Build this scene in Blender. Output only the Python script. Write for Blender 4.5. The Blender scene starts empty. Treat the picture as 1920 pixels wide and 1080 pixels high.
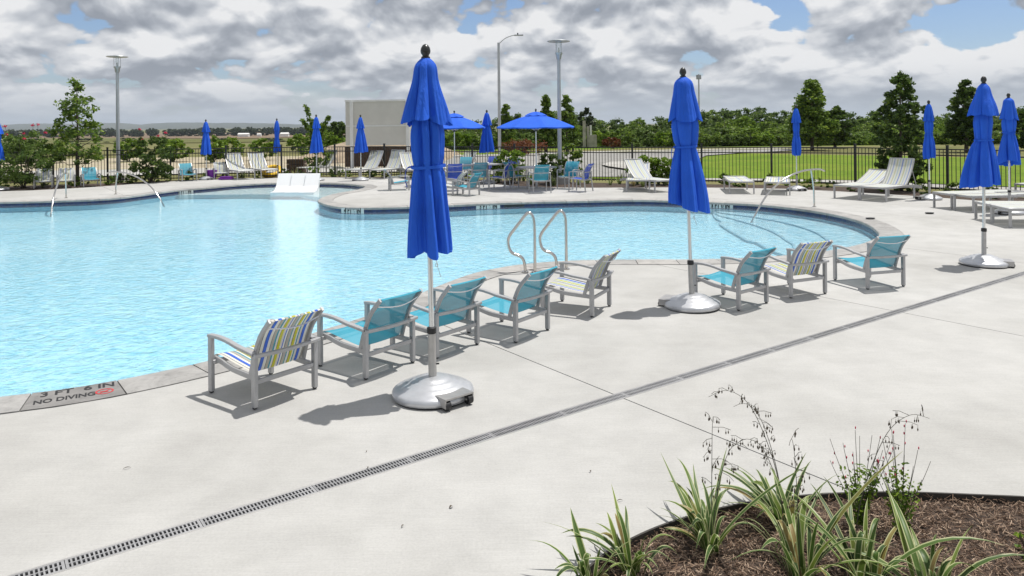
import bpy, bmesh, math, random
import numpy as np
from mathutils import Vector, Matrix, Quaternion
from mathutils.geometry import tessellate_polygon

R = math.radians
PI = math.pi
scene = bpy.context.scene
COL = scene.collection

# ------------------------------------------------------------------ camera
FPX, EYE, ROLL, HORIZ = 1414.0, 2.05, 0.010, 233.4      # measured on the 1920 px photograph
cd = bpy.data.cameras.new('camera')
cam = bpy.data.objects.new('camera', cd)
COL.objects.link(cam)
cd.sensor_width = 36.0
cd.lens = FPX / 1920 * 36.0
cd.shift_y = -(540 - HORIZ) / 1920
cd.clip_start = 0.1
cd.clip_end = 30000
cam.matrix_world = Matrix.Translation((0, 0, EYE)) @ Matrix.Rotation(R(90), 4, 'X') @ Matrix.Rotation(-ROLL, 4, 'Z')
scene.camera = cam

# ------------------------------------------------------------------ light
scene.cycles.max_bounces = 6
scene.cycles.diffuse_bounces = 3
scene.cycles.glossy_bounces = 3
scene.cycles.transmission_bounces = 4
scene.cycles.transparent_max_bounces = 8
SUN_EL, SUN_AZ = R(70.5), R(64)            # azimuth from +Y towards +X
S = Vector((math.sin(SUN_AZ) * math.cos(SUN_EL), math.cos(SUN_AZ) * math.cos(SUN_EL), math.sin(SUN_EL)))
sl = bpy.data.lights.new('sun', 'SUN')
sl.energy = 4.9
sl.angle = R(0.53)
sl.color = (1.0, 0.965, 0.91)
sun = bpy.data.objects.new('sun', sl)
COL.objects.link(sun)
sun.rotation_euler = S.to_track_quat('Z', 'Y').to_euler()

scene.view_settings.view_transform = 'Standard'
scene.view_settings.look = 'None'
scene.view_settings.exposure = 0.0
scene.view_settings.gamma = 1.0
scene.view_settings.use_curve_mapping = False

world = bpy.data.worlds.new('World')
scene.world = world
world.use_nodes = True


class NT:
    """small helper to write node trees"""
    def __init__(s, tree):
        s.t = tree
        s.t.nodes.clear()

    def n(s, kind, ins=None, **kw):
        nd = s.t.nodes.new(kind)
        for k, v in kw.items():
            setattr(nd, k, v)
        for k, v in (ins or {}).items():
            sk = nd.inputs[k]
            if isinstance(v, bpy.types.NodeSocket):
                s.t.links.new(v, sk)
            else:
                if sk.type == 'RGBA' and hasattr(v, '__len__') and len(v) == 3:
                    v = (*v, 1)
                sk.default_value = v
        return nd

    def math(s, op, a, b=0.0, c=None, clamp=False):
        nd = s.t.nodes.new('ShaderNodeMath')
        nd.operation = op
        nd.use_clamp = clamp
        for i, v in enumerate((a, b) if c is None else (a, b, c)):
            if isinstance(v, bpy.types.NodeSocket):
                s.t.links.new(v, nd.inputs[i])
            else:
                nd.inputs[i].default_value = v
        return nd.outputs[0]

    def ramp(s, fac, stops, interp='LINEAR'):
        nd = s.t.nodes.new('ShaderNodeValToRGB')
        cr = nd.color_ramp
        cr.interpolation = interp
        while len(cr.elements) < len(stops):
            cr.elements.new(0.5)
        for e, (p, c) in zip(cr.elements, stops):
            e.position = p
            c = c if hasattr(c, '__len__') else (c, c, c)
            e.color = (*c[:3], 1)
        s.t.links.new(fac, nd.inputs[0])
        return nd.outputs[0]

    def mix(s, fac, a, b, blend='MIX'):
        nd = s.t.nodes.new('ShaderNodeMix')
        nd.data_type = 'RGBA'
        nd.blend_type = blend
        for i, v in ((0, fac), (6, a), (7, b)):
            if isinstance(v, bpy.types.NodeSocket):
                s.t.links.new(v, nd.inputs[i])
            else:
                nd.inputs[i].default_value = (*v, 1) if (hasattr(v, '__len__') and len(v) == 3) else v
        return nd.outputs[2]

    def noise(s, vec, scale, detail=4, rough=0.55, dist=0.0):
        nd = s.n('ShaderNodeTexNoise', {'Scale': scale, 'Detail': detail, 'Roughness': rough, 'Distortion': dist})
        if vec is not None:
            s.t.links.new(vec, nd.inputs['Vector'])
        return nd.outputs['Fac']


def sky_world():
    w = NT(world.node_tree)
    sky = w.n('ShaderNodeTexSky', sky_type='NISHITA', sun_disc=False, sun_elevation=SUN_EL, sun_rotation=SUN_AZ)
    sky.air_density = 1.0
    sky.dust_density = 0.6
    sky.ozone_density = 1.2
    tc = w.n('ShaderNodeTexCoord')
    sep = w.n('ShaderNodeSeparateXYZ', {0: tc.outputs['Generated']})
    x, y, z = sep.outputs
    el = w.math('ADD', w.math('MAXIMUM', z, 0.0), 0.085)
    px = w.math('MULTIPLY', w.math('ARCTAN2', x, y), 6.6)
    py = w.math('MULTIPLY', w.math('LOGARITHM', el, math.e), 2.15)

    def tex2(vec, scale, detail, rough=0.55, dist=0.0):
        return w.n('ShaderNodeTexNoise', {'Vector': vec, 'Scale': scale, 'Detail': detail, 'Roughness': rough, 'Distortion': dist}, noise_dimensions='2D').outputs['Fac']

    def density(shift, detail, billow):
        """cumulus seen from the side: flatter and closer towards the horizon"""
        v = w.n('ShaderNodeCombineXYZ', {0: px, 1: w.math('ADD', py, shift), 2: 0.0}).outputs[0]
        d = w.math('MULTIPLY_ADD', tex2(v, 0.75, 1), 0.55, w.math('MULTIPLY', tex2(v, 1.55, detail, 0.53, 0.2), 0.95))
        if billow:
            v1 = w.n('ShaderNodeTexVoronoi', {'Vector': v, 'Scale': 2.6}, voronoi_dimensions='2D', feature='F1').outputs['Distance']
            v2 = w.n('ShaderNodeTexVoronoi', {'Vector': v, 'Scale': 6.5}, voronoi_dimensions='2D', feature='F1').outputs['Distance']
            d = w.math('SUBTRACT', d, w.math('MULTIPLY', v1, 0.22))
            d = w.math('SUBTRACT', d, w.math('MULTIPLY', v2, 0.12))
        else:
            d = w.math('SUBTRACT', d, 0.155)
        return d
    d0 = density(0.0, 6, True)
    d1 = density(0.11, 4, True)
    d2 = density(0.36, 2, False)
    cover = w.n('ShaderNodeMapRange', {'Value': d0, 'From Min': 0.37, 'From Max': 0.44}, interpolation_type='SMOOTHSTEP').outputs[0]
    # the billows turned to the sky above are bright, the flat undersides grey
    lit = w.math('ADD', w.math('MULTIPLY', w.math('SUBTRACT', d0, d1), 1.6), w.math('MULTIPLY', w.math('SUBTRACT', d0, d2), 1.6))
    thick = w.n('ShaderNodeMapRange', {'Value': d0, 'From Min': 0.44, 'From Max': 0.85}).outputs[0]
    val = w.math('SUBTRACT', w.math('ADD', lit, 0.68), w.math('MULTIPLY', thick, 0.20))
    cl = w.ramp(val, [(0.0, (0.33, 0.36, 0.415)), (0.28, (0.42, 0.45, 0.505)), (0.50, (0.55, 0.58, 0.63)),
                      (0.75, (0.73, 0.75, 0.785)), (1.0, (0.92, 0.925, 0.935))])
    # low on the horizon the far clouds melt into an even grey-blue veil
    veil = w.n('ShaderNodeMapRange', {'Value': z, 'From Min': 0.0, 'From Max': 0.075, 'To Min': 0.92, 'To Max': 0.0},
               interpolation_type='SMOOTHSTEP').outputs[0]
    cl = w.mix(veil, cl, (0.50, 0.545, 0.61))
    cover = w.math('MAXIMUM', cover, veil)
    cl10 = w.n('ShaderNodeVectorMath', {0: cl, 1: (9.2, 9.2, 9.2)}, operation='MULTIPLY').outputs[0]
    blue = w.n('ShaderNodeVectorMath', {0: sky.outputs[0], 1: (0.85, 0.93, 1.12)}, operation='MULTIPLY').outputs[0]
    colr = w.mix(cover, blue, cl10)
    bg = w.n('ShaderNodeBackground', {'Color': colr, 'Strength': 0.1})
    w.n('ShaderNodeOutputWorld', {'Surface': bg.outputs[0]})


sky_world()

# ------------------------------------------------------------------ measuring: pixel of the photograph -> place on the ground
CA, SA = math.cos(ROLL), math.sin(ROLL)


def uv_(px, py):
    dx, dy = px - 960, py - HORIZ
    return dx * CA - dy * SA, dx * SA + dy * CA


def G(px, py, z=0.0):
    u, v = uv_(px, py)
    Y = FPX * (EYE - z) / v
    return Vector((u * Y / FPX, Y, z))


def at(px, py, Y):
    u, v = uv_(px, py)
    return Vector((u * Y / FPX, Y, EYE - v * Y / FPX))


# ------------------------------------------------------------------ mesh helpers
class MB:
    def __init__(s):
        s.v, s.f, s.uv, s.mi = [], [], {}, []

    def add(s, vs, fs, uvs=None, m=0):
        o = len(s.v)
        s.v += [tuple(p) for p in vs]
        for i, f in enumerate(fs):
            if uvs is not None:
                s.uv[len(s.f)] = [uvs[k] for k in f]
            s.f.append(tuple(k + o for k in f))
            s.mi.append(m)
        return s

    def box(s, c, size, M=None, m=0):
        x, y, z = (k / 2 for k in size)
        vs = [Vector((a * x, b * y, d * z)) for d in (-1, 1) for a, b in ((-1, -1), (1, -1), (1, 1), (-1, 1))]
        if M is not None:
            vs = [M @ p for p in vs]
        vs = [p + Vector(c) for p in vs]
        return s.add(vs, [(3, 2, 1, 0), (4, 5, 6, 7), (0, 1, 5, 4), (1, 2, 6, 5), (2, 3, 7, 6), (3, 0, 4, 7)], m=m)

    def sweep(s, pts, prof, up=(0, 0, 1), caps=True, m=0, closed=False, scale=None):
        pts = [Vector(p) for p in pts]
        n, k = len(pts), len(prof)
        vs = []
        upv = Vector(up)
        for i, p in enumerate(pts):
            if closed:
                t = (pts[(i + 1) % n] - pts[i - 1]).normalized()
            else:
                t = (pts[min(i + 1, n - 1)] - pts[max(i - 1, 0)]).normalized()
            side = t.cross(upv)
            if side.length < 1e-4:
                side = t.cross(Vector((0, 1, 0.01)))
            side.normalize()
            nn = side.cross(t).normalized()
            sc = scale[i] if scale else 1.0
            for a, b in prof:
                vs.append(p + side * a * sc + nn * b * sc)
        fs = []
        for i in range(n if closed else n - 1):
            j = (i + 1) % n
            for q in range(k):
                r = (q + 1) % k
                fs.append((i * k + q, i * k + r, j * k + r, j * k + q))
        if caps and not closed:
            fs.append(tuple(range(k - 1, -1, -1)))
            fs.append(tuple((n - 1) * k + q for q in range(k)))
        return s.add(vs, fs, m=m)

    def tube(s, pts, r, n=8, up=(0, 0, 1), caps=True, m=0, scale=None):
        return s.sweep(pts, [(r * math.cos(2 * PI * i / n), r * math.sin(2 * PI * i / n)) for i in range(n)], up, caps, m, scale=scale)

    def bar(s, pts, w, h, up=(0, 0, 1), m=0):
        b = min(w, h) * 0.14
        w2, h2 = w / 2, h / 2
        return s.sweep(pts, [(-w2 + b, -h2), (w2 - b, -h2), (w2, -h2 + b), (w2, h2 - b), (w2 - b, h2), (-w2 + b, h2), (-w2, h2 - b), (-w2, -h2 + b)], up, m=m)

    def lathe(s, prof, n=24, c=(0, 0, 0), m=0):
        vs, fs = [], []
        for r, z in prof:
            for i in range(n):
                a = 2 * PI * i / n
                vs.append((c[0] + r * math.cos(a), c[1] + r * math.sin(a), c[2] + z))
        for j in range(len(prof) - 1):
            for i in range(n):
                k = (i + 1) % n
                fs.append((j * n + i, j * n + k, (j + 1) * n + k, (j + 1) * n + i))
        fs.append(tuple(range(n - 1, -1, -1)))
        fs.append(tuple((len(prof) - 1) * n + i for i in range(n)))
        return s.add(vs, fs, m=m)

    def prism(s, poly, z0, z1, m=0):
        n = len(poly)
        vs = [(p[0], p[1], z0) for p in poly] + [(p[0], p[1], z1) for p in poly]
        fs = [(i, (i + 1) % n, n + (i + 1) % n, n + i) for i in range(n)]
        tri = tessellate_polygon([[Vector((p[0], p[1], 0)) for p in poly]])
        for t in tri:
            a, b, c = t
            A, B, C = poly[a], poly[b], poly[c]
            if (B[0] - A[0]) * (C[1] - A[1]) - (B[1] - A[1]) * (C[0] - A[0]) < 0:
                a, c = c, a
            fs.append((n + a, n + b, n + c))
            fs.append((c, b, a))
        return s.add(vs, fs, m=m)

    def sheet(s, rows, m=0, both=True):
        """grid of points with uv; u along each row"""
        nr, nc = len(rows), len(rows[0])
        vs = [p for r in rows for p in r]
        uvs = [(j / (nc - 1), i / (nr - 1)) for i in range(nr) for j in range(nc)]
        fs = [(i * nc + j, i * nc + j + 1, (i + 1) * nc + j + 1, (i + 1) * nc + j) for i in range(nr - 1) for j in range(nc - 1)]
        return s.add(vs, fs, uvs, m)

    def mesh(s, name, mats, smooth=None):
        me = bpy.data.meshes.new(name)
        me.from_pydata(s.v, [], s.f)
        if s.uv:
            ul = me.uv_layers.new(name='UVMap')
            for p in me.polygons:
                if p.index in s.uv:
                    for li, u in zip(p.loop_indices, s.uv[p.index]):
                        ul.data[li].uv = u
        for m in (mats if isinstance(mats, (list, tuple)) else [mats]):
            me.materials.append(m)
        if any(s.mi):
            me.polygons.foreach_set('material_index', s.mi)
        if smooth is not None:
            me.polygons.foreach_set('use_smooth', [True] * len(me.polygons))
            if smooth < 179:
                me.set_sharp_from_angle(angle=R(smooth))
        me.update()
        return me

    def build(s, name, mats, parent=None, smooth=None):
        return link(name, s.mesh(name, mats, smooth), parent)


def link(name, me, parent=None):
    o = bpy.data.objects.new(name, me)
    COL.objects.link(o)
    if parent is not None:
        o.parent = parent
    return o


KIDS = {}


def tag(o, label=None, cat=None, group=None, kind=None):
    for k, v in (('label', label), ('category', cat), ('group', group), ('kind', kind)):
        if v:
            o[k] = v
    return o


def thing(name, label, cat, loc=(0, 0, 0), rz=0.0, group=None):
    o = bpy.data.objects.new(name, None)
    o.empty_display_size = 0.1
    COL.objects.link(o)
    o.location = loc
    o.rotation_euler = (0, 0, rz)
    return tag(o, label, cat, group)


def copy_tree(o, parent=None):
    c = o.copy()
    COL.objects.link(c)
    if parent is not None:
        c.parent = parent
    for ch in o.children:
        copy_tree(ch, c)
    return c


def struct(o):
    o['kind'] = 'structure'
    return o


def catmull(pts, step, closed=False):
    pts = [Vector((p[0], p[1], p[2] if len(p) > 2 else 0)) for p in pts]
    n = len(pts)
    out = []
    for i in range(n if closed else n - 1):
        if closed:
            p0, p1, p2, p3 = pts[i - 1], pts[i], pts[(i + 1) % n], pts[(i + 2) % n]
        else:
            p0, p1, p2, p3 = pts[max(i - 1, 0)], pts[i], pts[i + 1], pts[min(i + 2, n - 1)]
        k = max(2, int((p2 - p1).length / step))
        for j in range(k):
            t = j / k
            out.append(0.5 * ((2 * p1) + (p2 - p0) * t + (2 * p0 - 5 * p1 + 4 * p2 - p3) * t * t + (3 * p1 - p0 - 3 * p2 + p3) * t ** 3))
    if not closed:
        out.append(pts[-1])
    return out


def resample(pts, step, closed=False):
    P = list(pts) + ([pts[0]] if closed else [])
    L = [0.0]
    for a, b in zip(P, P[1:]):
        L.append(L[-1] + (b - a).length)
    n = max(2, round(L[-1] / step))
    out, k = [], 0
    for i in range(n + (0 if closed else 1)):
        d = L[-1] * i / n
        while k < len(L) - 2 and L[k + 1] < d:
            k += 1
        t = (d - L[k]) / max(1e-9, L[k + 1] - L[k])
        out.append(P[k].lerp(P[k + 1], t))
    return out


# ------------------------------------------------------------------ materials
MATS = {}


def new_mat(name):
    m = bpy.data.materials.new(name)
    m.use_nodes = True
    MATS[name] = m
    return m, NT(m.node_tree)


def out(nt, shader):
    nt.n('ShaderNodeOutputMaterial', {'Surface': shader})


def pbr(name, col, rough=0.6, metal=0.0, var=0.12, scale=6.0, bump=0.0, bscale=60.0, spec=0.5, objrand=0.0, col2=None, aniso=None, coat=0.0):
    m, t = new_mat(name)
    tc = t.n('ShaderNodeTexCoord').outputs['Object']
    nz = t.noise(tc, scale, 5, 0.6)
    c2 = col2 or tuple(max(0, c * (1 - var * 2)) for c in col)
    c1 = tuple(min(1, c * (1 + var * 0.6)) for c in col)
    base = t.ramp(nz, [(0.3, c2), (0.7, c1)])
    if objrand:
        r = t.n('ShaderNodeObjectInfo').outputs['Random']
        base = t.mix(1.0, base, t.ramp(r, [(0, 1 - objrand), (1, 1 + objrand * 0.4)]), 'MULTIPLY')
    ins = {'Base Color': base, 'Roughness': rough, 'Metallic': metal, 'Specular IOR Level': spec, 'Coat Weight': coat}
    if bump:
        h = t.noise(tc, bscale, 4, 0.6)
        ins['Normal'] = t.n('ShaderNodeBump', {'Height': h, 'Strength': bump, 'Distance': 0.02}).outputs[0]
    out(t, t.n('ShaderNodeBsdfPrincipled', ins).outputs[0])
    return m


def fabric(name, colnode, thru=0.22, transl=0.25, rough=0.75, weave=900.0, crease=0.0):
    """woven sling: some light passes between the threads, some glows through them"""
    m, t = new_mat(name)
    c = colnode(t)
    tc = t.n('ShaderNodeTexCoord')
    wv = t.noise(tc.outputs['Object'], weave, 1, 0.5)
    bp = t.n('ShaderNodeBump', {'Height': wv, 'Strength': 0.15, 'Distance': 0.002}).outputs[0]
    if crease:
        mp = t.n('ShaderNodeMapping', {'Vector': tc.outputs['Object'], 'Scale': (1, 1, 0.16)}).outputs[0]
        cr = t.noise(mp, 22.0, 4, 0.6, 0.8)
        bp = t.n('ShaderNodeBump', {'Height': cr, 'Strength': crease, 'Distance': 0.03, 'Normal': bp}).outputs[0]
    p = t.n('ShaderNodeBsdfPrincipled', {'Base Color': c, 'Roughness': rough, 'Specular IOR Level': 0.2, 'Normal': bp}).outputs[0]
    tr = t.n('ShaderNodeBsdfTranslucent', {'Color': c}).outputs[0]
    a = t.n('ShaderNodeMixShader', {0: transl, 1: p, 2: tr}).outputs[0]
    if thru:
        a = t.n('ShaderNodeMixShader', {0: thru, 1: a, 2: t.n('ShaderNodeBsdfTransparent').outputs[0]}).outputs[0]
    out(t, a)
    return m


def flat(col, var=0.08):
    def f(t):
        nz = t.noise(t.n('ShaderNodeTexCoord').outputs['Object'], 3.0, 4)
        return t.ramp(nz, [(0.3, tuple(c * (1 - var) for c in col)), (0.7, tuple(min(1, c * (1 + var)) for c in col))])
    return f


W_, N_, B_, Y_, T_, G_, K_ = (0.66, 0.66, 0.61), (0.03, 0.035, 0.05), (0.045, 0.13, 0.56), (0.50, 0.48, 0.035), (0.05, 0.27, 0.36), (0.40, 0.38, 0.33), (0.60, 0.58, 0.52)


def stripes(seq):
    def f(t):
        uv = t.n('ShaderNodeTexCoord').outputs['UV']
        u = t.n('ShaderNodeSeparateXYZ', {0: uv}).outputs[0]
        tot = sum(w for w, c in seq)
        a, st = 0.0, []
        for w, c in seq:
            st.append((a / tot, c))
            a += w
        return t.ramp(u, st, 'CONSTANT')
    return f


STRIPE = [(3, K_), (.5, N_), (3, W_), (.5, N_), (3.2, B_), (3, W_), (.5, N_), (3, G_), (1.6, T_), (2, W_), (.5, N_), (3, Y_), (2.4, K_), (1, B_), (2, W_), (.5, N_), (3.4, G_), (1.2, T_),
          (2.4, W_), (.5, N_), (3, Y_), (1.5, W_), (1.5, T_), (2.6, K_), (.5, N_), (3.2, B_), (3, W_), (.5, N_), (2, G_)]
PALE = [(3, W_), (.7, (.25, .30, .20)), (2.5, W_), (1.4, (.30, .38, .60)), (3, W_), (1.2, (.52, .53, .30)), (2.5, W_), (1, (.35, .5, .55)), (3, (.66, .66, .58)), (1.6, (.22, .30, .58)), (3, W_),
        (1.4, (.52, .53, .30)), (2.5, W_), (.8, (.35, .5, .55)), (3, W_), (1.4, (.25, .33, .6)), (2.5, W_)]

fabric('sling_teal', flat((0.048, 0.31, 0.42)), 0.15, 0.06)
fabric('sling_blue', flat((0.03, 0.08, 0.46)), 0.13, 0.14)
fabric('sling_stripe', stripes(STRIPE), 0.03, 0.16)
fabric('sling_pale_stripe', stripes(PALE), 0.05, 0.22)
fabric('canvas_blue', flat((0.024, 0.125, 0.68), 0.10), 0.0, 0.13, 0.7, 700, 0.6)

pbr('satin_silver', (0.42, 0.42, 0.425), 0.42, 0.35, 0.05, 14, 0.05, 400, objrand=0.05)
pbr('base_silver', (0.55, 0.56, 0.58), 0.34, 0.55, 0.06, 8, 0.04, 300)
pbr('pole_white_metal', (0.75, 0.76, 0.77), 0.22, 0.65, 0.03, 5)
pbr('sleeve_metal', (0.46, 0.45, 0.44), 0.4, 0.7, 0.08, 12)
pbr('steel', (0.62, 0.60, 0.57), 0.14, 1.0, 0.08, 8)
pbr('black_plastic', (0.016, 0.016, 0.018), 0.45, 0.0, 0.2, 20)
pbr('finial_black', (0.02, 0.022, 0.022), 0.3, 0.0, 0.2, 20)
pbr('fence_black', (0.012, 0.012, 0.013), 0.4, 0.0, 0.15, 10)
pbr('lamp_metal', (0.45, 0.47, 0.49), 0.4, 0.5, 0.06, 4)
pbr('white_plastic', (0.68, 0.69, 0.70), 0.35, 0.0, 0.015, 3)
pbr('purple_plastic', (0.16, 0.012, 0.30), 0.35, 0.0, 0.1, 6)
pbr('yellow_plastic', (0.75, 0.48, 0.02), 0.4, 0.0, 0.1, 6)
pbr('screen_panel', (0.62, 0.605, 0.565), 0.8, 0.0, 0.05, 1.2, 0.05, 30)
pbr('screen_trim', (0.76, 0.76, 0.75), 0.6, 0.0, 0.05, 2)
pbr('wood_dark', (0.09, 0.055, 0.035), 0.8, 0.0, 0.3, 8)
pbr('bark', (0.10, 0.08, 0.062), 0.9, 0.0, 0.3, 12, 0.6, 30)
pbr('print_black', (0.012, 0.012, 0.013), 0.6, 0.0, 0.2, 30)
pbr('print_red', (0.50, 0.03, 0.035), 0.6, 0.0, 0.15, 30)
pbr('plate_white', (0.60, 0.60, 0.585), 0.35, 0.0, 0.05, 10)
pbr('bed_soil', (0.075, 0.05, 0.036), 0.95, 0.0, 0.35, 14, 0.8, 40)
pbr('edging_metal', (0.05, 0.045, 0.04), 0.7, 0.2, 0.25, 9)
pbr('stone_pale', (0.40, 0.37, 0.33), 0.9, 0.0, 0.2, 3, 0.4, 14)
pbr('dirt_bank', (0.33, 0.26, 0.18), 0.95, 0.0, 0.28, 1.1, 0.5, 6)
pbr('roof_white', (0.72, 0.72, 0.70), 0.7, 0.0, 0.06, 2)
pbr('petal_red', (0.62, 0.03, 0.09), 0.6, 0.0, 0.2, 20)
pbr('grout_dark', (0.24, 0.235, 0.22), 0.95, 0.0, 0.2, 5)
pbr('leaf_litter', (0.10, 0.075, 0.05), 0.9, 0.0, 0.3, 30)


def mat_concrete():
    m, t = new_mat('deck_concrete')
    tc = t.n('ShaderNodeTexCoord').outputs['Object']
    big = t.noise(tc, 0.35, 4, 0.6, 0.4)
    mid = t.noise(tc, 2.2, 6, 0.65)
    mp = t.n('ShaderNodeMapping', {'Vector': tc, 'Rotation': (0, 0, R(36)), 'Scale': (1.2, 40, 1)}).outputs[0]
    broom = t.noise(mp, 3.0, 5, 0.6)
    fine = t.noise(tc, 70, 3, 0.6)
    base = t.ramp(big, [(0.30, (0.365, 0.359, 0.342)), (0.5, (0.412, 0.407, 0.392)), (0.72, (0.45, 0.445, 0.432))])
    base = t.mix(0.5, base, t.ramp(mid, [(0.32, 0.80), (0.62, 1.06)]), 'MULTIPLY')
    base = t.mix(0.5, base, t.ramp(broom, [(0.3, 0.88), (0.65, 1.06)]), 'MULTIPLY')
    base = t.mix(0.35, base, t.ramp(fine, [(0.3, 0.78), (0.6, 1.06)]), 'MULTIPLY')
    sp = t.noise(tc, 9.0, 6, 0.75)
    base = t.mix(t.ramp(sp, [(0.66, 0.0), (0.74, 0.30)]), base, (0.30, 0.27, 0.22))
    rnd = t.n('ShaderNodeObjectInfo').outputs['Random']
    base = t.mix(1.0, base, t.ramp(rnd, [(0, 0.965), (1, 1.02)]), 'MULTIPLY')
    h = t.math('ADD', t.math('MULTIPLY', broom, 0.5), fine)
    nb = t.n('ShaderNodeBump', {'Height': h, 'Strength': 0.22, 'Distance': 0.004}).outputs[0]
    out(t, t.n('ShaderNodeBsdfPrincipled', {'Base Color': base, 'Roughness': 0.86, 'Specular IOR Level': 0.25, 'Normal': nb}).outputs[0])


def mat_coping(name, c0, c1, c2):
    m, t = new_mat(name)
    tc = t.n('ShaderNodeTexCoord').outputs['Object']
    a = t.noise(tc, 3.2, 7, 0.65, 1.2)
    vein = t.noise(tc, 7.5, 8, 0.7, 2.5)
    base = t.ramp(a, [(0.28, c0), (0.5, c1), (0.72, c2)])
    base = t.mix(0.55, base, t.ramp(vein, [(0.36, 0.70), (0.47, 1.0), (0.7, 1.08)]), 'MULTIPLY')
    rnd = t.n('ShaderNodeObjectInfo').outputs['Random']
    base = t.mix(1.0, base, t.ramp(rnd, [(0, (0.84, 0.83, 0.82)), (0.5, (0.96, 0.96, 0.96)), (1, (1.06, 1.04, 1.02))]), 'MULTIPLY')
    nb = t.n('ShaderNodeBump', {'Height': vein, 'Strength': 0.35, 'Distance': 0.006}).outputs[0]
    out(t, t.n('ShaderNodeBsdfPrincipled', {'Base Color': base, 'Roughness': 0.8, 'Specular IOR Level': 0.3, 'Normal': nb}).outputs[0])


mat_concrete()
mat_coping('coping_stone', (0.24, 0.235, 0.23), (0.325, 0.32, 0.31), (0.40, 0.39, 0.38))
mat_coping('coping_marker', (0.17, 0.165, 0.16), (0.23, 0.225, 0.22), (0.29, 0.28, 0.275))


def mat_tile():
    m, t = new_mat('navy_tile')
    uv = t.n('ShaderNodeTexCoord').outputs['UV']
    br = t.n('ShaderNodeTexBrick', {'Vector': uv, 'Color1': (0.005, 0.010, 0.055), 'Color2': (0.012, 0.03, 0.14), 'Mortar': (0.05, 0.06, 0.11),
                                    'Scale': 1.0, 'Mortar Size': 0.004, 'Brick Width': 0.05, 'Row Height': 0.05})
    br.offset = 0.0
    br.inputs['Bias'].default_value = -0.2
    out(t, t.n('ShaderNodeBsdfPrincipled', {'Base Color': br.outputs[0], 'Roughness': 0.2}).outputs[0])


mat_tile()
pbr('plaster_floor', (0.29, 0.535, 0.63), 0.8, 0, 0.10, 0.30, col2=(0.37, 0.59, 0.66))
pbr('plaster_shelf', (0.52, 0.60, 0.60), 0.8, 0, 0.06, 2.5)
pbr('plaster_step', (0.37, 0.58, 0.65), 0.8, 0, 0.05, 2.5)
pbr('step_edge_tile', (0.28, 0.48, 0.58), 0.5, 0, 0.2, 20)


def mat_water():
    m, t = new_mat('pool_water')
    tc = t.n('ShaderNodeTexCoord').outputs['Object']
    n1 = t.noise(tc, 2.6, 3, 0.55, 0.3)
    n2 = t.noise(tc, 9.0, 4, 0.6, 0.5)
    n3 = t.noise(tc, 26.0, 3, 0.6, 0.3)
    h = t.math('ADD', t.math('MULTIPLY', n1, 0.35), t.math('ADD', t.math('MULTIPLY', n2, 0.55), t.math('MULTIPLY', n3, 0.16)))
    nb = t.n('ShaderNodeBump', {'Height': h, 'Strength': 0.40, 'Distance': 0.11}).outputs[0]
    # caustic light and dark of the wavelets, painted into the transmission colour
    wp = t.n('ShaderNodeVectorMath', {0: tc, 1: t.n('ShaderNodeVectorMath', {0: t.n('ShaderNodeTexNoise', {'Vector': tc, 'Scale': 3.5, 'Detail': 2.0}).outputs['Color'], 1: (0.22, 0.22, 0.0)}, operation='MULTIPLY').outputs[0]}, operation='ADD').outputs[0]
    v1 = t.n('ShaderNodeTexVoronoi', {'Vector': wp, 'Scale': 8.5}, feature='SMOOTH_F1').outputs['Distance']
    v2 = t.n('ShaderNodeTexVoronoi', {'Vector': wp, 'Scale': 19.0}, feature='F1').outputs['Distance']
    caustic_pat = t.math('ADD', t.math('MULTIPLY', v1, 0.9), t.math('MULTIPLY', v2, 0.55))
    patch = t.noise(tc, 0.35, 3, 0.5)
    caustic_pat = t.math('MULTIPLY_ADD', t.math('SUBTRACT', patch, 0.5), 0.25, caustic_pat)
    tint = t.ramp(caustic_pat, [(0.24, (0.60, 0.79, 0.885)), (0.50, (0.78, 0.905, 0.955)), (0.80, (1.0, 1.0, 1.0))])
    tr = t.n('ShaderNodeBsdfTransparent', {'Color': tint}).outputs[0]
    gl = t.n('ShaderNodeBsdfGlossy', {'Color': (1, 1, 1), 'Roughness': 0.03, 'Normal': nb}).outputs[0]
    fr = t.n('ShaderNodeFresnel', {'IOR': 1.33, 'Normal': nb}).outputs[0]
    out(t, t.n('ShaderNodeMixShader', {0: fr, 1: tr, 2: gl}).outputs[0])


mat_water()


def mat_glass():
    m, t = new_mat('lamp_glass')
    g = t.n('ShaderNodeBsdfGlossy', {'Color': (1, 1, 1), 'Roughness': 0.05}).outputs[0]
    tr = t.n('ShaderNodeBsdfTransparent', {'Color': (0.93, 0.95, 0.95)}).outputs[0]
    out(t, t.n('ShaderNodeMixShader', {0: 0.12, 1: tr, 2: g}).outputs[0])


mat_glass()


def mat_leaf(name, dark, mid, light, transl=0.42, rough=0.5):
    m, t = new_mat(name)
    rnd = t.n('ShaderNodeNewGeometry').outputs['Random Per Island']
    c = t.ramp(rnd, [(0.0, dark), (0.55, mid), (1.0, light)])
    p = t.n('ShaderNodeBsdfPrincipled', {'Base Color': c, 'Roughness': rough, 'Specular IOR Level': 0.35}).outputs[0]
    tr = t.n('ShaderNodeBsdfTranslucent', {'Color': c}).outputs[0]
    out(t, t.n('ShaderNodeMixShader', {0: transl, 1: p, 2: tr}).outputs[0])


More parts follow.
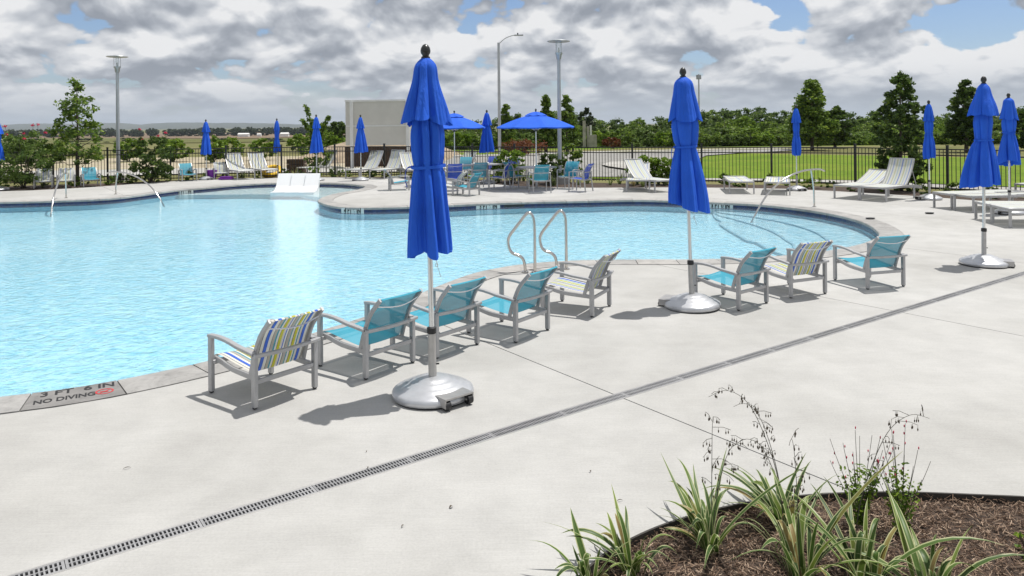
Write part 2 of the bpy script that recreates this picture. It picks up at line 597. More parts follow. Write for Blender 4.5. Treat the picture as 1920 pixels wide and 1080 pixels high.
mat_leaf('leaf_dark', (0.032, 0.059, 0.016), (0.070, 0.124, 0.027), (0.165, 0.236, 0.042))
mat_leaf('leaf_mid', (0.050, 0.095, 0.017), (0.118, 0.197, 0.030), (0.269, 0.364, 0.050))
mat_leaf('leaf_bright', (0.071, 0.135, 0.013), (0.144, 0.243, 0.023), (0.273, 0.378, 0.043))
mat_leaf('leaf_olive', (0.049, 0.093, 0.019), (0.105, 0.167, 0.034), (0.196, 0.278, 0.060))
mat_leaf('leaf_russet', (0.10, 0.03, 0.014), (0.15, 0.05, 0.02), (0.20, 0.09, 0.03))
mat_leaf('leaf_far', (0.029, 0.044, 0.023), (0.052, 0.075, 0.034), (0.085, 0.111, 0.046))
mat_leaf('mulch_chip', (0.045, 0.025, 0.016), (0.21, 0.138, 0.095), (0.45, 0.34, 0.25), 0.0, 0.95)
mat_leaf('grass_blade', (0.07, 0.12, 0.014), (0.13, 0.19, 0.022), (0.19, 0.24, 0.035), 0.3)


def mat_blade():
    m, t = new_mat('variegated_blade')
    u = t.n('ShaderNodeSeparateXYZ', {0: t.n('ShaderNodeTexCoord').outputs['UV']}).outputs[0]
    rnd = t.n('ShaderNodeObjectInfo').outputs['Random']
    g = t.ramp(rnd, [(0, (0.025, 0.065, 0.010)), (0.55, (0.065, 0.13, 0.018)), (0.9, (0.14, 0.20, 0.03)), (0.95, (0.26, 0.19, 0.06)), (1.0, (0.30, 0.21, 0.09))])
    edge = t.ramp(t.math('ABSOLUTE', t.math('SUBTRACT', u, 0.5)), [(0.0, 0.10), (0.06, 0.0), (0.32, 0.03), (0.40, 0.9), (0.5, 1.0)])
    c = t.mix(edge, g, (0.50, 0.52, 0.27))
    p = t.n('ShaderNodeBsdfPrincipled', {'Base Color': c, 'Roughness': 0.45, 'Specular IOR Level': 0.4}).outputs[0]
    tr = t.n('ShaderNodeBsdfTranslucent', {'Color': c}).outputs[0]
    out(t, t.n('ShaderNodeMixShader', {0: 0.3, 1: p, 2: tr}).outputs[0])


mat_blade()


def mat_ground(name, cols, s1=0.05, s2=1.5, bump=0.4):
    m, t = new_mat(name)
    tc = t.n('ShaderNodeTexCoord').outputs['Object']
    a = t.noise(tc, s1, 6, 0.62, 0.5)
    b = t.noise(tc, s2, 6, 0.7)
    base = t.ramp(a, [(0.30, cols[0]), (0.5, cols[1]), (0.70, cols[2])])
    base = t.mix(0.8, base, t.ramp(b, [(0.3, 0.62), (0.7, 1.25)]), 'MULTIPLY')
    nb = t.n('ShaderNodeBump', {'Height': b, 'Strength': bump, 'Distance': 0.08}).outputs[0]
    out(t, t.n('ShaderNodeBsdfPrincipled', {'Base Color': base, 'Roughness': 0.95, 'Specular IOR Level': 0.1, 'Normal': nb}).outputs[0])


mat_ground('ground_dry', [(0.115, 0.125, 0.04), (0.165, 0.155, 0.068), (0.095, 0.12, 0.035)], 0.03, 0.7)
mat_ground('ground_sand', [(0.30, 0.255, 0.18), (0.40, 0.35, 0.26), (0.22, 0.215, 0.10)], 0.22, 2.2)
mat_ground('field_brown', [(0.15, 0.105, 0.072), (0.20, 0.145, 0.10), (0.13, 0.11, 0.065)], 0.012, 0.15)
mat_ground('field_olive', [(0.085, 0.10, 0.03), (0.13, 0.13, 0.05), (0.075, 0.095, 0.028)], 0.02, 0.3)
mat_ground('lawn', [(0.09, 0.16, 0.014), (0.125, 0.19, 0.018), (0.165, 0.205, 0.028)], 0.22, 4.0)
mat_ground('road_concrete', [(0.33, 0.32, 0.30), (0.38, 0.37, 0.345), (0.42, 0.41, 0.385)], 0.15, 3.0, 0.1)
mat_ground('asphalt_grey', [(0.23, 0.225, 0.215), (0.27, 0.265, 0.25), (0.30, 0.29, 0.28)], 0.2, 3.0, 0.15)
mat_ground('hill_scrub', [(0.050, 0.058, 0.038), (0.065, 0.070, 0.046), (0.085, 0.086, 0.056)], 0.0012, 0.01, 0.0)

M = MATS

# ================================================================== GROUND
def gz(x, y):
    """height of the land: level round the pool, falling away behind it"""
    def sm(t):
        t = min(1, max(0, t))
        return t * t * (3 - 2 * t)
    z = -0.10 - 2.6 * sm((y - 62) / 60) - 6.0 * sm((y - 120) / 800)
    return z


EDGE_PX = [(-250, 366), (0, 358.5), (59, 357), (130, 353.5), (192, 349.6), (267, 343.7), (332, 339.5), (440, 334.5), (600, 332.5), (760, 334), (870, 341), (960, 348), (1030, 351.5), (1108, 352), (1242, 351.3), (1362, 352), (1470, 354), (1560, 358), (1740, 369), (1920, 383), (2100, 400)]
DECK_OUTER = [(-30, 0.5), (30, 0.5), (30, 12)] + [(G(*p).x, G(*p).y) for p in reversed(EDGE_PX)] + [(-30, 24)]


def make_ground():
    mb = MB()
    ys = [34, 40, 48, 56, 62, 68, 75, 83, 92, 102, 112, 124, 140, 165, 200, 250, 320, 400, 520, 700, 920, 1300, 2000, 3200, 5000, 8000, 14000]
    rows = []
    for y in ys:
        w = 80 + max(0, y) * 1.3
        rows.append([(w * (2 * i / 40 - 1), y, gz(0, y)) for i in range(41)])
    mb.sheet(rows)
    mb.uv = {}
    w = 80 + 34 * 1.3
    loops = [[(-w, -60), (w, -60), (w, 34), (-w, 34)], DECK_OUTER]
    tri = tessellate_polygon([[Vector((p[0], p[1], 0)) for p in L] for L in loops])
    fl = [p for L in loops for p in L]
    fs = []
    for a, b, c in tri:
        A, B, C = fl[a], fl[b], fl[c]
        fs.append((a, b, c) if (B[0] - A[0]) * (C[1] - A[1]) - (B[1] - A[1]) * (C[0] - A[0]) > 0 else (c, b, a))
    mb.add([(p[0], p[1], gz(*p)) for p in fl], fs)
    return struct(mb.build('ground', M['ground_dry']))


make_ground()


def patch(name, px, mat, dz, step=None):
    """flat sheet on the land, following its fall"""
    pts = [G(x, y, -0.1) for x, y in px]
    mb = MB()
    tri = tessellate_polygon([[Vector((p.x, p.y, 0)) for p in pts]])
    fs = []
    for a, b, c in tri:
        A, B, C = pts[a], pts[b], pts[c]
        fs.append((a, b, c) if (B.x - A.x) * (C.y - A.y) - (B.y - A.y) * (C.x - A.x) > 0 else (c, b, a))
    mb.add([(p.x, p.y, gz(p.x, p.y) + dz) for p in pts], fs)
    return struct(mb.build(name, M[mat]))


# hills on the far left
def make_hills():
    mb = MB()
    rnd = random.Random(5)
    prof = [(-900, 236), (-300, 238), (-60, 237), (60, 231.5), (130, 232), (180, 230.5), (230, 231), (262, 233.5), (310, 230), (370, 229.5), (400, 231), (430, 230.2), (500, 231), (540, 232.5),
            (600, 234), (680, 234), (760, 233.5), (900, 234), (1100, 233), (1400, 230), (1800, 227), (2400, 221)]
    Yh = 7600.0
    xs = list(range(-900, 2401, 12))
    rows = [[], [], [], []]
    for x in xs:
        for (xa, ya), (xb, yb) in zip(prof, prof[1:]):
            if xa <= x <= xb:
                y = ya + (yb - ya) * (x - xa) / (xb - xa)
                break
        p = at(x, y + rnd.uniform(-.35, .35), Yh)
        b = at(x, y, Yh)
        rows[0].append((b.x * 0.80, Yh * 0.80, -12))
        rows[1].append((p.x * 0.9, Yh * 0.9, -8 + (p.z + 8) * 0.38))
        rows[2].append((p.x, Yh, p.z))
        rows[3].append((p.x * 1.2, Yh * 1.2, -30))
    mb.sheet(rows)
    struct(mb.build('hills', M['hill_scrub'], smooth=180))


make_hills()

# fields, paths, lawn, road
def land(px, py):
    """where the line of sight through a pixel meets the low land far behind the pool"""
    u, v = uv_(px, py)
    a, b = 140.0, 6000.0
    for _ in range(50):
        m = (a * b) ** 0.5
        if (EYE - gz(0, m)) / m > v / FPX:
            a = m
        else:
            b = m
    return Vector((u * a / FPX, a, gz(0, a)))


def band(name, top, bottom, mat, dz):
    """strip of field on the falling land, between two lines"""
    def yat(L, x):
        for (xa, ya), (xb, yb) in zip(L, L[1:]):
            if xa <= x <= xb:
                return ya + (yb - ya) * (x - xa) / (xb - xa)
        return L[-1][1]
    x0, x1 = top[0][0], top[-1][0]
    rows = []
    for r in range(13):
        s = r / 12
        row = []
        for k in range(41):
            x = x0 + (x1 - x0) * k / 40
            p = land(x, yat(bottom, x) * (1 - s) + yat(top, x) * s)
            row.append((p.x, p.y, p.z + dz))
        rows.append(row)
    return struct(MB().sheet(rows).build(name, M[mat], smooth=180))


band('field', [(-300, 255.5), (250, 250), (720, 245.5)], [(-300, 262), (200, 258.5), (430, 261), (720, 254)], 'field_brown', 0.30)
band('field', [(-300, 263), (200, 260), (430, 262.5), (720, 256)], [(-300, 275), (200, 270), (430, 268), (720, 262)], 'field_olive', 0.2)
patch('gravel_verge', [(-500, 306), (100, 299), (330, 296), (600, 293), (720, 285), (830, 290), (830, 322), (700, 322), (450, 324), (200, 331), (-500, 355)], 'ground_sand', 0.03)
patch('sidewalk', [(-500, 330), (0, 324), (200, 320), (330, 318), (520, 316.5), (700, 316), (830, 315), (830, 323), (640, 325), (424, 326), (200, 332), (-500, 352)], 'road_concrete', 0.06)
patch('lawn', [(780, 281), (980, 279), (1090, 277), (1320, 272.5), (1600, 266), (2000, 259), (2500, 257), (3200, 330), (2300, 362), (1930, 353), (1780, 347), (1600, 339), (1440, 336), (1300, 335), (1180, 337), (780, 330)], 'lawn', 0.03)
patch('road', [(780, 298), (1000, 293), (1088, 288.5), (1250, 285), (1480, 280.5), (1505, 283), (1390, 288), (1325, 293), (1300, 304), (1280, 322), (1240, 334), (1100, 334), (940, 330), (780, 324)], 'asphalt_grey', 0.06)
patch('kerb_strip', [(1060, 287), (1250, 283.2), (1480, 279), (1482, 280.2), (1250, 284.8), (1088, 288.2), (1000, 293), (780, 298), (780, 295.5), (1000, 290)], 'road_concrete', 0.10)
patch('traffic_island', [(1128, 313), (1145, 308), (1200, 306), (1290, 304), (1290, 328), (1240, 328), (1180, 323), (1140, 317)], 'road_concrete', 0.14)
patch('sidewalk', [(1180, 338), (1320, 337), (1440, 338), (1600, 341.5), (1780, 350), (1930, 356), (2300, 366), (2300, 380), (1930, 364), (1780, 356), (1600, 346), (1440, 341.5), (1320, 340), (1180, 341)], 'road_concrete', 0.06)

# ================================================================== POOL
near = [(0, 747), (219, 715), (360, 686), (530, 643), (695, 592), (770, 559), (880, 516), (932, 504), (997, 494), (1080, 489), (1160, 487.5), (1240, 487.5), (1319, 487), (1454, 481.5), (1560, 470), (1620, 457), (1650, 443)]
far = [(1648, 434), (1626, 419), (1584, 406), (1519, 394), (1441, 385), (1376, 381), (1213, 375), (1106, 376.5), (952, 380), (756, 388), (649, 389), (604.5, 380.5), (599, 374), (625, 364), (660, 358), (682, 352.5), (685, 349), (662, 345.5),
       (624, 343.5), (589, 343), (509, 343.5), (440, 347), (385, 352), (326, 357), (281, 363), (207, 372), (118, 376), (0, 379)]
pts = [G(*p) for p in near + far] + [Vector(p) for p in ((-17.5, 20.9, 0), (-20.5, 18, 0), (-21, 12, 0), (-18, 7, 0), (-13, 4.4, 0), (-8.5, 4.15, 0))]
k0 = 1                                            # start at the right joint of the depth-marker stone
pts = pts[k0:] + pts[:k0]
OUT = resample(catmull(pts, 0.05, True), 0.10, True)
for _ in range(6):
    OUT = [(OUT[i - 1] + OUT[i] * 2 + OUT[(i + 1) % len(OUT)]) / 4 for i in range(len(OUT))]
NO = len(OUT)


def onorm(i):
    t = (OUT[(i + 1) % NO] - OUT[i - 1]).normalized()
    return Vector((t.y, -t.x, 0))                 # points away from the water


ONR = [onorm(i) for i in range(NO)]


def offs(d, every=1):
    return [OUT[i] + ONR[i] * d for i in range(0, NO, every)]


WATER_Z = -0.092
FLOOR_Z = WATER_Z - 0.21

basin = thing('pool_basin', None, None)
basin['kind'] = 'structure'
P0 = offs(0.0, 2)


def tess(loops):
    tri = tessellate_polygon([[Vector((p[0], p[1], 0)) for p in L] for L in loops])
    flatp = [p for L in loops for p in L]
    fs = []
    for a, b, c in tri:
        A, B, C = flatp[a], flatp[b], flatp[c]
        cr = (B[0] - A[0]) * (C[1] - A[1]) - (B[1] - A[1]) * (C[0] - A[0])
        if abs(cr) < 1e-9:
            continue
        fs.append((a, b, c) if cr > 0 else (c, b, a))
    return flatp, fs


fp, fs = tess([P0])
MB().add([(p[0], p[1], FLOOR_Z) for p in fp], fs).build('pool_floor', M['plaster_floor'], basin)


def ring_wall(name, loop, z0, z1, mat, parent, inward=True):
    n = len(loop)
    L = [0.0]
    for i in range(n):
        L.append(L[-1] + (loop[(i + 1) % n] - loop[i]).length)
    vs, uvs, fs = [], [], []
    for i in range(n + 1):
        p = loop[i % n]
        vs += [(p.x, p.y, z0), (p.x, p.y, z1)]
        uvs += [(L[i], z0), (L[i], z1)]
    for i in range(n):
        fs.append((2 * i + 2, 2 * i, 2 * i + 1, 2 * i + 3))
    mb = MB()
    mb.add(vs, fs, uvs)
    return mb.build(name, M[mat], parent, smooth=180)


ring_wall('tile_band', P0, -0.17, -0.012, 'navy_tile', basin)
ring_wall('pool_wall', offs(0.002, 2), FLOOR_Z, -0.17, 'plaster_floor', basin)

# tanning shelf in the far bay and the curved steps at the right end
shelf_px = [(250, 366), (330, 362), (450, 360.5), (560, 361), (600, 366)]
shelf = [G(x, y, WATER_Z) for x, y in shelf_px]
shelf = [(p.x, p.y) for p in shelf] + [(-4.5, 22.5), (-4.3, 28.4), (-10, 28.6), (-12.5, 25.5)]
MB().prism(shelf, FLOOR_Z + .01, WATER_Z - 0.07).build('tanning_shelf', M['plaster_shelf'], basin)


def arc_between(pa, pb):
    ia = min(range(NO), key=lambda i: (OUT[i] - pa).length)
    ib = min(range(NO), key=lambda i: (OUT[i] - pb).length)
    return [i % NO for i in range(ia, ib + (0 if ib > ia else NO) + 1)]


idx = arc_between(G(1560, 470), G(1340, 379))
n_ = len(idx)
for k, w in enumerate((0.95, 1.75, 2.55)):
    inner, outer = [], []
    for j, i in enumerate(idx):
        e = math.sin(PI * j / (n_ - 1)) ** 0.35
        inner.append(OUT[i] - ONR[i] * w * e)
        outer.append(OUT[i] + ONR[i] * 0.05)
    for _ in range(14):
        inner = [inner[0]] + [(inner[q - 1] + inner[q] * 2 + inner[q + 1]) / 4 for q in range(1, n_ - 1)] + [inner[-1]]
    zt = WATER_Z - 0.125 - 0.022 * k
    mb = MB()
    mb.sheet([[(p.x, p.y, zt) for p in inner], [(p.x, p.y, zt) for p in outer]])
    mb.sheet([[(p.x, p.y, FLOOR_Z + 0.004 + 0.001 * k) for p in inner], [(p.x, p.y, zt) for p in inner]])
    st = mb.build('pool_step', M['plaster_step'], basin)
    eb = MB()
    e2 = [p + (q - p).normalized() * 0.045 if (q - p).length > .08 else p for p, q in zip(inner, outer)]
    eb.sheet([[(p.x, p.y, zt + .003) for p in inner], [(p.x, p.y, zt + .003) for p in e2]])
    eb.build('step_edge', M['step_edge_tile'], st)

# water
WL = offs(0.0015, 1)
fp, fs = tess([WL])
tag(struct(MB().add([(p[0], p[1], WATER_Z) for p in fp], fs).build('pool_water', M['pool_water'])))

# coping stones
coping = thing('pool_coping', None, None)
coping['kind'] = 'structure'
rnd = random.Random(11)
total = NO
i = 0
perim = sum((OUT[(q + 1) % NO] - OUT[q]).length for q in range(NO))
step_n = 6
nst = NO // step_n
bounds = [round(q * NO / nst) for q in range(nst + 1)]
MARK = None
for q in range(nst):
    a, b = bounds[q], bounds[q + 1]
    ids = [k % NO for k in range(a, b + 1)]
    mid = OUT[ids[len(ids) // 2]]
    if mid.x < -13.5 and mid.y < 20:
        continue                                   # out of view on the far left
    gap = 0.005
    top = 0.006 + rnd.uniform(-0.002, 0.0015)
    inn = [OUT[k] - ONR[k] * 0.028 for k in ids]
    ins2 = [OUT[k] - ONR[k] * 0.016 for k in ids]
    outr = [OUT[k] + ONR[k] * 0.375 for k in ids]
    def trim(L):
        L = [p.copy() for p in L]
        L[0] += (L[1] - L[0]).normalized() * gap
        L[-1] += (L[-2] - L[-1]).normalized() * gap
        return L
    inn, ins2, outr = trim(inn), trim(ins2), trim(outr)
    mb = MB()
    zb = -0.05
    rows = [[(p.x, p.y, zb) for p in outr], [(p.x, p.y, top) for p in outr], [(p.x, p.y, top) for p in ins2], [(p.x, p.y, top - 0.012) for p in inn], [(p.x, p.y, zb) for p in inn], [(p.x, p.y, zb) for p in outr]]
    mb.sheet(rows)
    nn = len(outr)
    mb.add([rows[r][0] for r in range(5)], [(0, 1, 2, 3, 4)])
    mb.add([rows[r][-1] for r in range(5)], [(4, 3, 2, 1, 0)])
    is_mark = q == nst - 1
    o = mb.build('coping_stone', M['coping_marker' if is_mark else 'coping_stone'], coping)
    if is_mark:
        MARK = (inn, outr, top, o)
        tag(o, 'dark coping stone lettered with depth and no diving warning')
# mortar under the joints
mb = MB()
A, B = offs(-0.012, 2), offs(0.40, 2)
mb.sheet([[(p.x, p.y, -0.012) for p in B + B[:1]], [(p.x, p.y, -0.012) for p in A + A[:1]]])
mb.build('coping_bed', M['grout_dark'], coping)

# ------------------------------------------------------------------ writing
def text_mesh(s, size, spacing=1.0, bold=0.0):
    cu = bpy.data.curves.new('lettering', 'FONT')
    cu.body = s
    cu.size = size
    cu.align_x = 'CENTER'
    cu.align_y = 'CENTER'
    cu.space_character = spacing
    cu.extrude = 0.0006
    cu.offset = bold
    tmp = bpy.data.objects.new('lettering_tmp', cu)
    COL.objects.link(tmp)
    dg = bpy.context.evaluated_depsgraph_get()
    me = bpy.data.meshes.new_from_object(tmp.evaluated_get(dg))
    bpy.data.objects.remove(tmp)
    bpy.data.curves.remove(cu)
    return me


def put_text(s, size, origin, xdir, ydir, mat, parent, sx=1.0, spacing=1.0, name='lettering', bold=0.0032):
    me = text_mesh(s, size, spacing, bold)
    me.name = name
    me.materials.clear()
    me.materials.append(mat)
    o = link(name, me, parent)
    xd, yd = Vector(xdir).normalized(), Vector(ydir).normalized()
    zd = xd.cross(yd)
    Mx = Matrix((xd * sx, yd, zd)).transposed().to_4x4()
    Mx.translation = Vector(origin)
    if parent is not None and parent.type == 'EMPTY':
        o.matrix_local = parent.matrix_basis.inverted() @ Mx
    else:
        o.matrix_local = Mx
    return o


inn, outr, top, mo = MARK
cA = (inn[0] + inn[-1] + outr[0] + outr[-1]) / 4
xd = (inn[-1] - inn[0]).normalized()
yd = Vector((-xd.y, xd.x, 0))
w = (inn[-1] - inn[0]).length
up_ = Vector((0, 0, top + 0.0012))
put_text('3 FT  6 IN', 0.15, cA + yd * 0.092 + up_ + xd * 0.02, xd, yd, M['print_black'], mo, sx=0.88 * w / 0.62)
put_text('NO DIVING', 0.125, cA - yd * 0.075 + up_ - xd * 0.065, xd, yd, M['print_black'], mo, sx=0.68 * w / 0.62)
# red ring with a barred diver
rb = MB()
cc = cA - yd * 0.06 + xd * (w * 0.5 - 0.085) + Vector((0, 0, top + 0.0015))
ring = [cc + xd * 0.058 * math.cos(2 * PI * k / 28) + yd * 0.058 * math.sin(2 * PI * k / 28) for k in range(28)]
rb.sweep(ring, [(-0.006, 0), (0.006, 0), (0.006, 0.0008), (-0.006, 0.0008)], closed=True)
rb.bar([cc + (xd + yd) * -0.038, cc + (xd + yd) * 0.038], 0.008, 0.0008)
rb.bar([cc + xd * -0.03 + yd * 0.006, cc + xd * 0.028 - yd * 0.004], 0.013, 0.0006)
rb.bar([cc + xd * -0.028 - yd * 0.012, cc + xd * 0.02 - yd * 0.018], 0.006, 0.0006)
rb.build('no_diving_symbol', M['print_red'], mo)

# depth plates set in the tile band on the far side
def depth_plate(px, py, s, label):
    p = G(px, py)
    i = min(range(NO), key=lambda k: (OUT[k] - p).length)
    n = -ONR[i]
    xd = Vector((n.y * -1, n.x, 0))
    xd = Vector((-n.y, n.x, 0))
    o0 = OUT[i] + n * 0.006 + Vector((0, 0, -0.077))
    t = thing('depth_marker', label, 'sign', (0, 0, 0), 0, 'depth markers in the tile band')
    Mx = Matrix((xd, n, Vector((0, 0, 1)))).transposed()
    MB().box(o0, (0.64, 0.008, 0.125), Mx).build('plate', M['plate_white'], t)
    put_text(s, 0.165, o0 + n * 0.0055 + Vector((0, 0, -0.002)), xd, (0, 0, 1), M['print_black'], t, sx=0.74, bold=0.008)


depth_plate(659, 389.3, '4 FT 6 IN', 'white depth plate reading 4 FT 6 IN on the rounded peninsula')
depth_plate(917, 381.5, '3 FT 6 IN', 'white depth plate reading 3 FT 6 IN below the dining tables')
depth_plate(1353, 380, '3 FT 0 IN', 'white depth plate reading 3 FT 0 IN beside the right umbrella')
depth_plate(345, 355.2, '0 FT 6 IN', 'white depth plate reading 0 FT 6 IN near the left handrail')
# skimmer slots
for px, py, lab in ((966, 379.5, 'black skimmer slot in the tile band beside the 3 FT 6 IN plate'),):
    p = G(px, py)
    i = min(range(NO), key=lambda k: (OUT[k] - p).length)
    n = -ONR[i]
    Mx = Matrix((Vector((-n.y, n.x, 0)), n, Vector((0, 0, 1)))).transposed()
    tag(MB().box(OUT[i] + n * 0.006 + Vector((0, 0, -0.085)), (0.55, 0.01, 0.08), Mx).box(OUT[i] + n * 0.012 + Vector((0, 0, -0.04)), (0.58, 0.02, 0.012), Mx).build('skimmer_slot', M['black_plastic']), lab, 'skimmer')

# ================================================================== DECK
E1 = Vector((math.cos(R(36.05)), math.sin(R(36.05)), 0))
E2 = Vector((-E1.y, E1.x, 0))
DRAIN = 4.12
DW = 0.105
J0, JS = 3.965, 4.13
edge_px = EDGE_PX
deck_edge = [G(*p) for p in edge_px]
outer = DECK_OUTER
bed_px = [(1085, 1084), (1130, 1043), (1180, 1014), (1240, 987), (1320, 962), (1400, 944), (1480, 933), (1560, 927), (1640, 924.5), (1720, 925), (1800, 928), (1870, 931), (1930, 934), (2020, 945), (2120, 965)]
bed = resample(catmull([G(*p) for p in bed_px], 0.05), 0.06)
planter = [(p.x, p.y) for p in bed] + [(4.2, 2.2), (3.2, 1.0), (0.6, 1.0), (0.15, 2.4)]
DH = [(p.x, p.y) for p in offs(0.385, 3)]
fp, fs = tess([outer, DH, planter])
bm = bmesh.new()
vv = [bm.verts.new((p[0], p[1], 0)) for p in fp]
for f in fs:
    try:
        bm.faces.new([vv[k] for k in f])
    except ValueError:
        pass
bmesh.ops.remove_doubles(bm, verts=bm.verts, dist=1e-5)
cuts = []
for k in range(-6, 9):
    cuts.append((E1, J0 + JS * k, 0.0055))
cuts.append((E2, DRAIN, DW / 2 + 0.004))
for k in (-1, 2, 3, 4, 5, 6):
    cuts.append((E2, DRAIN + JS * k, 0.0055))
for nrm, d, hw in cuts:
    for s in (-1, 1):
        bmesh.ops.bisect_plane(bm, geom=bm.verts[:] + bm.edges[:] + bm.faces[:], plane_co=nrm * (d + s * hw), plane_no=nrm, dist=1e-6)
kill = [f for f in bm.faces if any(abs(f.calc_center_median().dot(nrm) - d) < hw for nrm, d, hw in cuts)]
bmesh.ops.delete(bm, geom=kill, context='FACES')
deck = thing('pool_deck', None, None)
deck['kind'] = 'structure'
bm.faces.ensure_lookup_table()
seen, groups = set(), []
for f in bm.faces:
    if f.index in seen:
        continue
    stack, grp = [f], []
    seen.add(f.index)
    while stack:
        g = stack.pop()
        grp.append(g)
        for e in g.edges:
            for h in e.link_faces:
                if h.index not in seen:
                    seen.add(h.index)
                    stack.append(h)
    groups.append(grp)
for grp in groups:
    ar = sum(f.calc_area() for f in grp)
    if ar < 0.02:
        continue
    ids, mb = {}, MB()
    vs, fl = [], []
    for f in grp:
        for v in f.verts:
            if v.index not in ids or True:
                ids.setdefault(v, len(ids))
    vl = sorted(ids, key=lambda v: ids[v])
    vs = [v.co.copy() for v in vl]
    fl = [tuple(ids[v] for v in f.verts) for f in grp]
    gs = set(grp)
    low = {}
    for f in grp:
        lp = list(f.verts)
        for a, b in zip(lp, lp[1:] + lp[:1]):
            e = bm.edges.get((a, b))
            if sum(1 for g in e.link_faces if g in gs) == 1:
                for v in (a, b):
                    if v not in low:
                        low[v] = len(vs)
                        vs.append(v.co + Vector((0, 0, -0.12)))
                fl.append((ids[b], ids[a], low[a], low[b]))
    mb.add(vs, fl)
    mb.build('deck_slab', M['deck_concrete'], deck)
bm.free()
# sand bed seen at the bottom of the joints
fp, fs = tess([outer, [(p.x, p.y) for p in offs(0.40, 3)], planter])
MB().add([(p[0], p[1], -0.018) for p in fp], fs).build('joint_filler', M['grout_dark'], deck)

# trench drain: channel and slotted grates
drain = thing('trench_drain', 'long grey slotted trench drain running diagonally across the deck', 'drain')
ch = MB()
for s in (-1, 1):
    a = E1 * -12 + E2 * (DRAIN + s * (DW / 2 - 0.001)) + Vector((0, 0, -0.006))
    b = E1 * 26 + E2 * (DRAIN + s * (DW / 2 - 0.001)) + Vector((0, 0, -0.006))
    ch.bar([a, b], 0.008, 0.016)
ch.build('channel_edge', M['sleeve_metal'], drain)
cb = MB()
cb.bar([E1 * -12 + E2 * DRAIN + Vector((0, 0, -0.012)), E1 * 26 + E2 * DRAIN + Vector((0, 0, -0.012))], DW - 0.01, 0.006)
cb.build('channel_floor', M['black_plastic'], drain)
pbr('grate_grey', (0.30, 0.30, 0.305), 0.6, 0.1, 0.15, 6, 0.1, 80, objrand=0.12)
GL = 0.61
gm = MB()
hw = DW / 2 - 0.006
zt, th = 0.0, 0.008
NS = 31
pit = (GL - 0.016) / NS
for s in (-1, 0, 1):
    wd = 0.008 if s == 0 else 0.008
    gm.box((0, s * (hw - wd / 2) if s else 0, zt - th / 2), (GL - 0.003, wd, th))
for k in range(NS + 1):
    xx = -(GL - 0.016) / 2 + k * pit
    wd = pit * 0.42 if 0 < k < NS else 0.013
    for s in (-1, 1):
        gm.box((xx, s * (hw / 2 - 0.002), zt - th / 2 - 0.0005), (wd, hw - 0.012, th))
gme = gm.mesh('grate', M['grate_grey'])
rot = R(36.05)
g0 = G(380, 985).dot(E1)
for k in range(-3, 33):
    o = link('grate', gme, drain)
    p = E1 * (g0 + GL * (k + 0.5)) + E2 * DRAIN
    o.location = (p.x, p.y, 0.0005)
    o.rotation_euler = (0, 0, rot)

# small black caps lying flush on the deck and a few dead leaves
for (px, py), lab in (((1632, 411), 'small black anchor cap on the coping at the right end of the pool'), ((1743, 401), 'small black anchor cap on the deck below the right loungers')):
    p = G(px, py)
    t = thing('anchor_cap', lab, 'deck cap', p, R(10))
    mb = MB()
    mb.lathe([(0.001, 0.012), (0.075, 0.012), (0.085, 0.022), (0.08, 0.03), (0.001, 0.032)][::1], 16)
    o = mb.build('cap', M['black_plastic'], t, 40)
    o.scale = (1.2, 0.9, 1)
rnd = random.Random(3)
for k, ((px, py), lab) in enumerate((((846, 952), 'dark curled leaf on the deck between drain and flower bed'), ((238, 879), 'thin brown twig on the deck left of the drain'), ((690, 878), 'tiny brown leaf just above the middle of the drain'),
                          ((755, 988), 'small dark twig on the deck below the drain'), ((1107, 885), 'tiny dry leaf fragment right of the deck joint below the drain'), ((687, 848), 'tiny dry leaf speck beside the wheeled umbrella base'), ((1162, 940), 'thin dead pine needle near the flower bed edge'))):
    p = G(px, py, 0.002)
    ln = (0.024, 0.045, 0.014, 0.02, 0.015, 0.013, 0.035)[k]
    wd = (0.008, 0.003, 0.005, 0.004, 0.005, 0.004, 0.0025)[k]
    mb = MB()
    nr = 5
    rows = []
    for i in range(nr):
        t = i / (nr - 1)
        ww = wd * math.sin(PI * (0.12 + 0.8 * t))
        rows.append([((t - .5) * ln, -ww, 0.008 * math.sin(PI * t) + 0.005), ((t - .5) * ln, 0, 0.003 + 0.006 * math.sin(PI * t)), ((t - .5) * ln, ww, 0.008 * math.sin(PI * t) + 0.004)])
    mb.sheet(rows)
    o = tag(mb.build('dead_leaf', M['leaf_litter'], smooth=180), lab, 'leaf')
    o.location = p
    o.rotation_euler = (0, 0, rnd.uniform(0, 3) if k != 1 else R(30))

# planting strip between deck and fence
FENCE_PX = [(-260, 356), (-120, 351), (0, 347), (100, 343.5), (202, 341), (320, 337.5), (424, 334), (528, 332), (628, 330.5), (721, 330.5), (805, 332), (886, 334), (965, 336), (1075, 339), (1186, 341.6), (1316, 342.5), (1447, 344), (1604, 348), (1777, 358.5), (1960, 369), (2150, 384)]
fence_pts = [G(*p) for p in FENCE_PX]
dl = resample(deck_edge, 0.5)
fl_ = resample(fence_pts, 0.5)
mb = MB()
n_ = 60
A = resample(deck_edge, sum((b - a).length for a, b in zip(deck_edge, deck_edge[1:])) / n_)[:n_ + 1]
B = resample(fence_pts, sum((b - a).length for a, b in zip(fence_pts, fence_pts[1:])) / n_)[:n_ + 1]
nn = min(len(A), len(B))
mb.sheet([[(p.x, p.y, -0.035) for p in A[:nn]], [(a.x * .5 + b.x * .5, a.y * .5 + b.y * .5, 0.01) for a, b in zip(A, B)][:nn], [(p.x, p.y + 0.25, -0.07) for p in B[:nn]]])
struct(mb.build('planting_strip', M['bed_soil'], smooth=180))

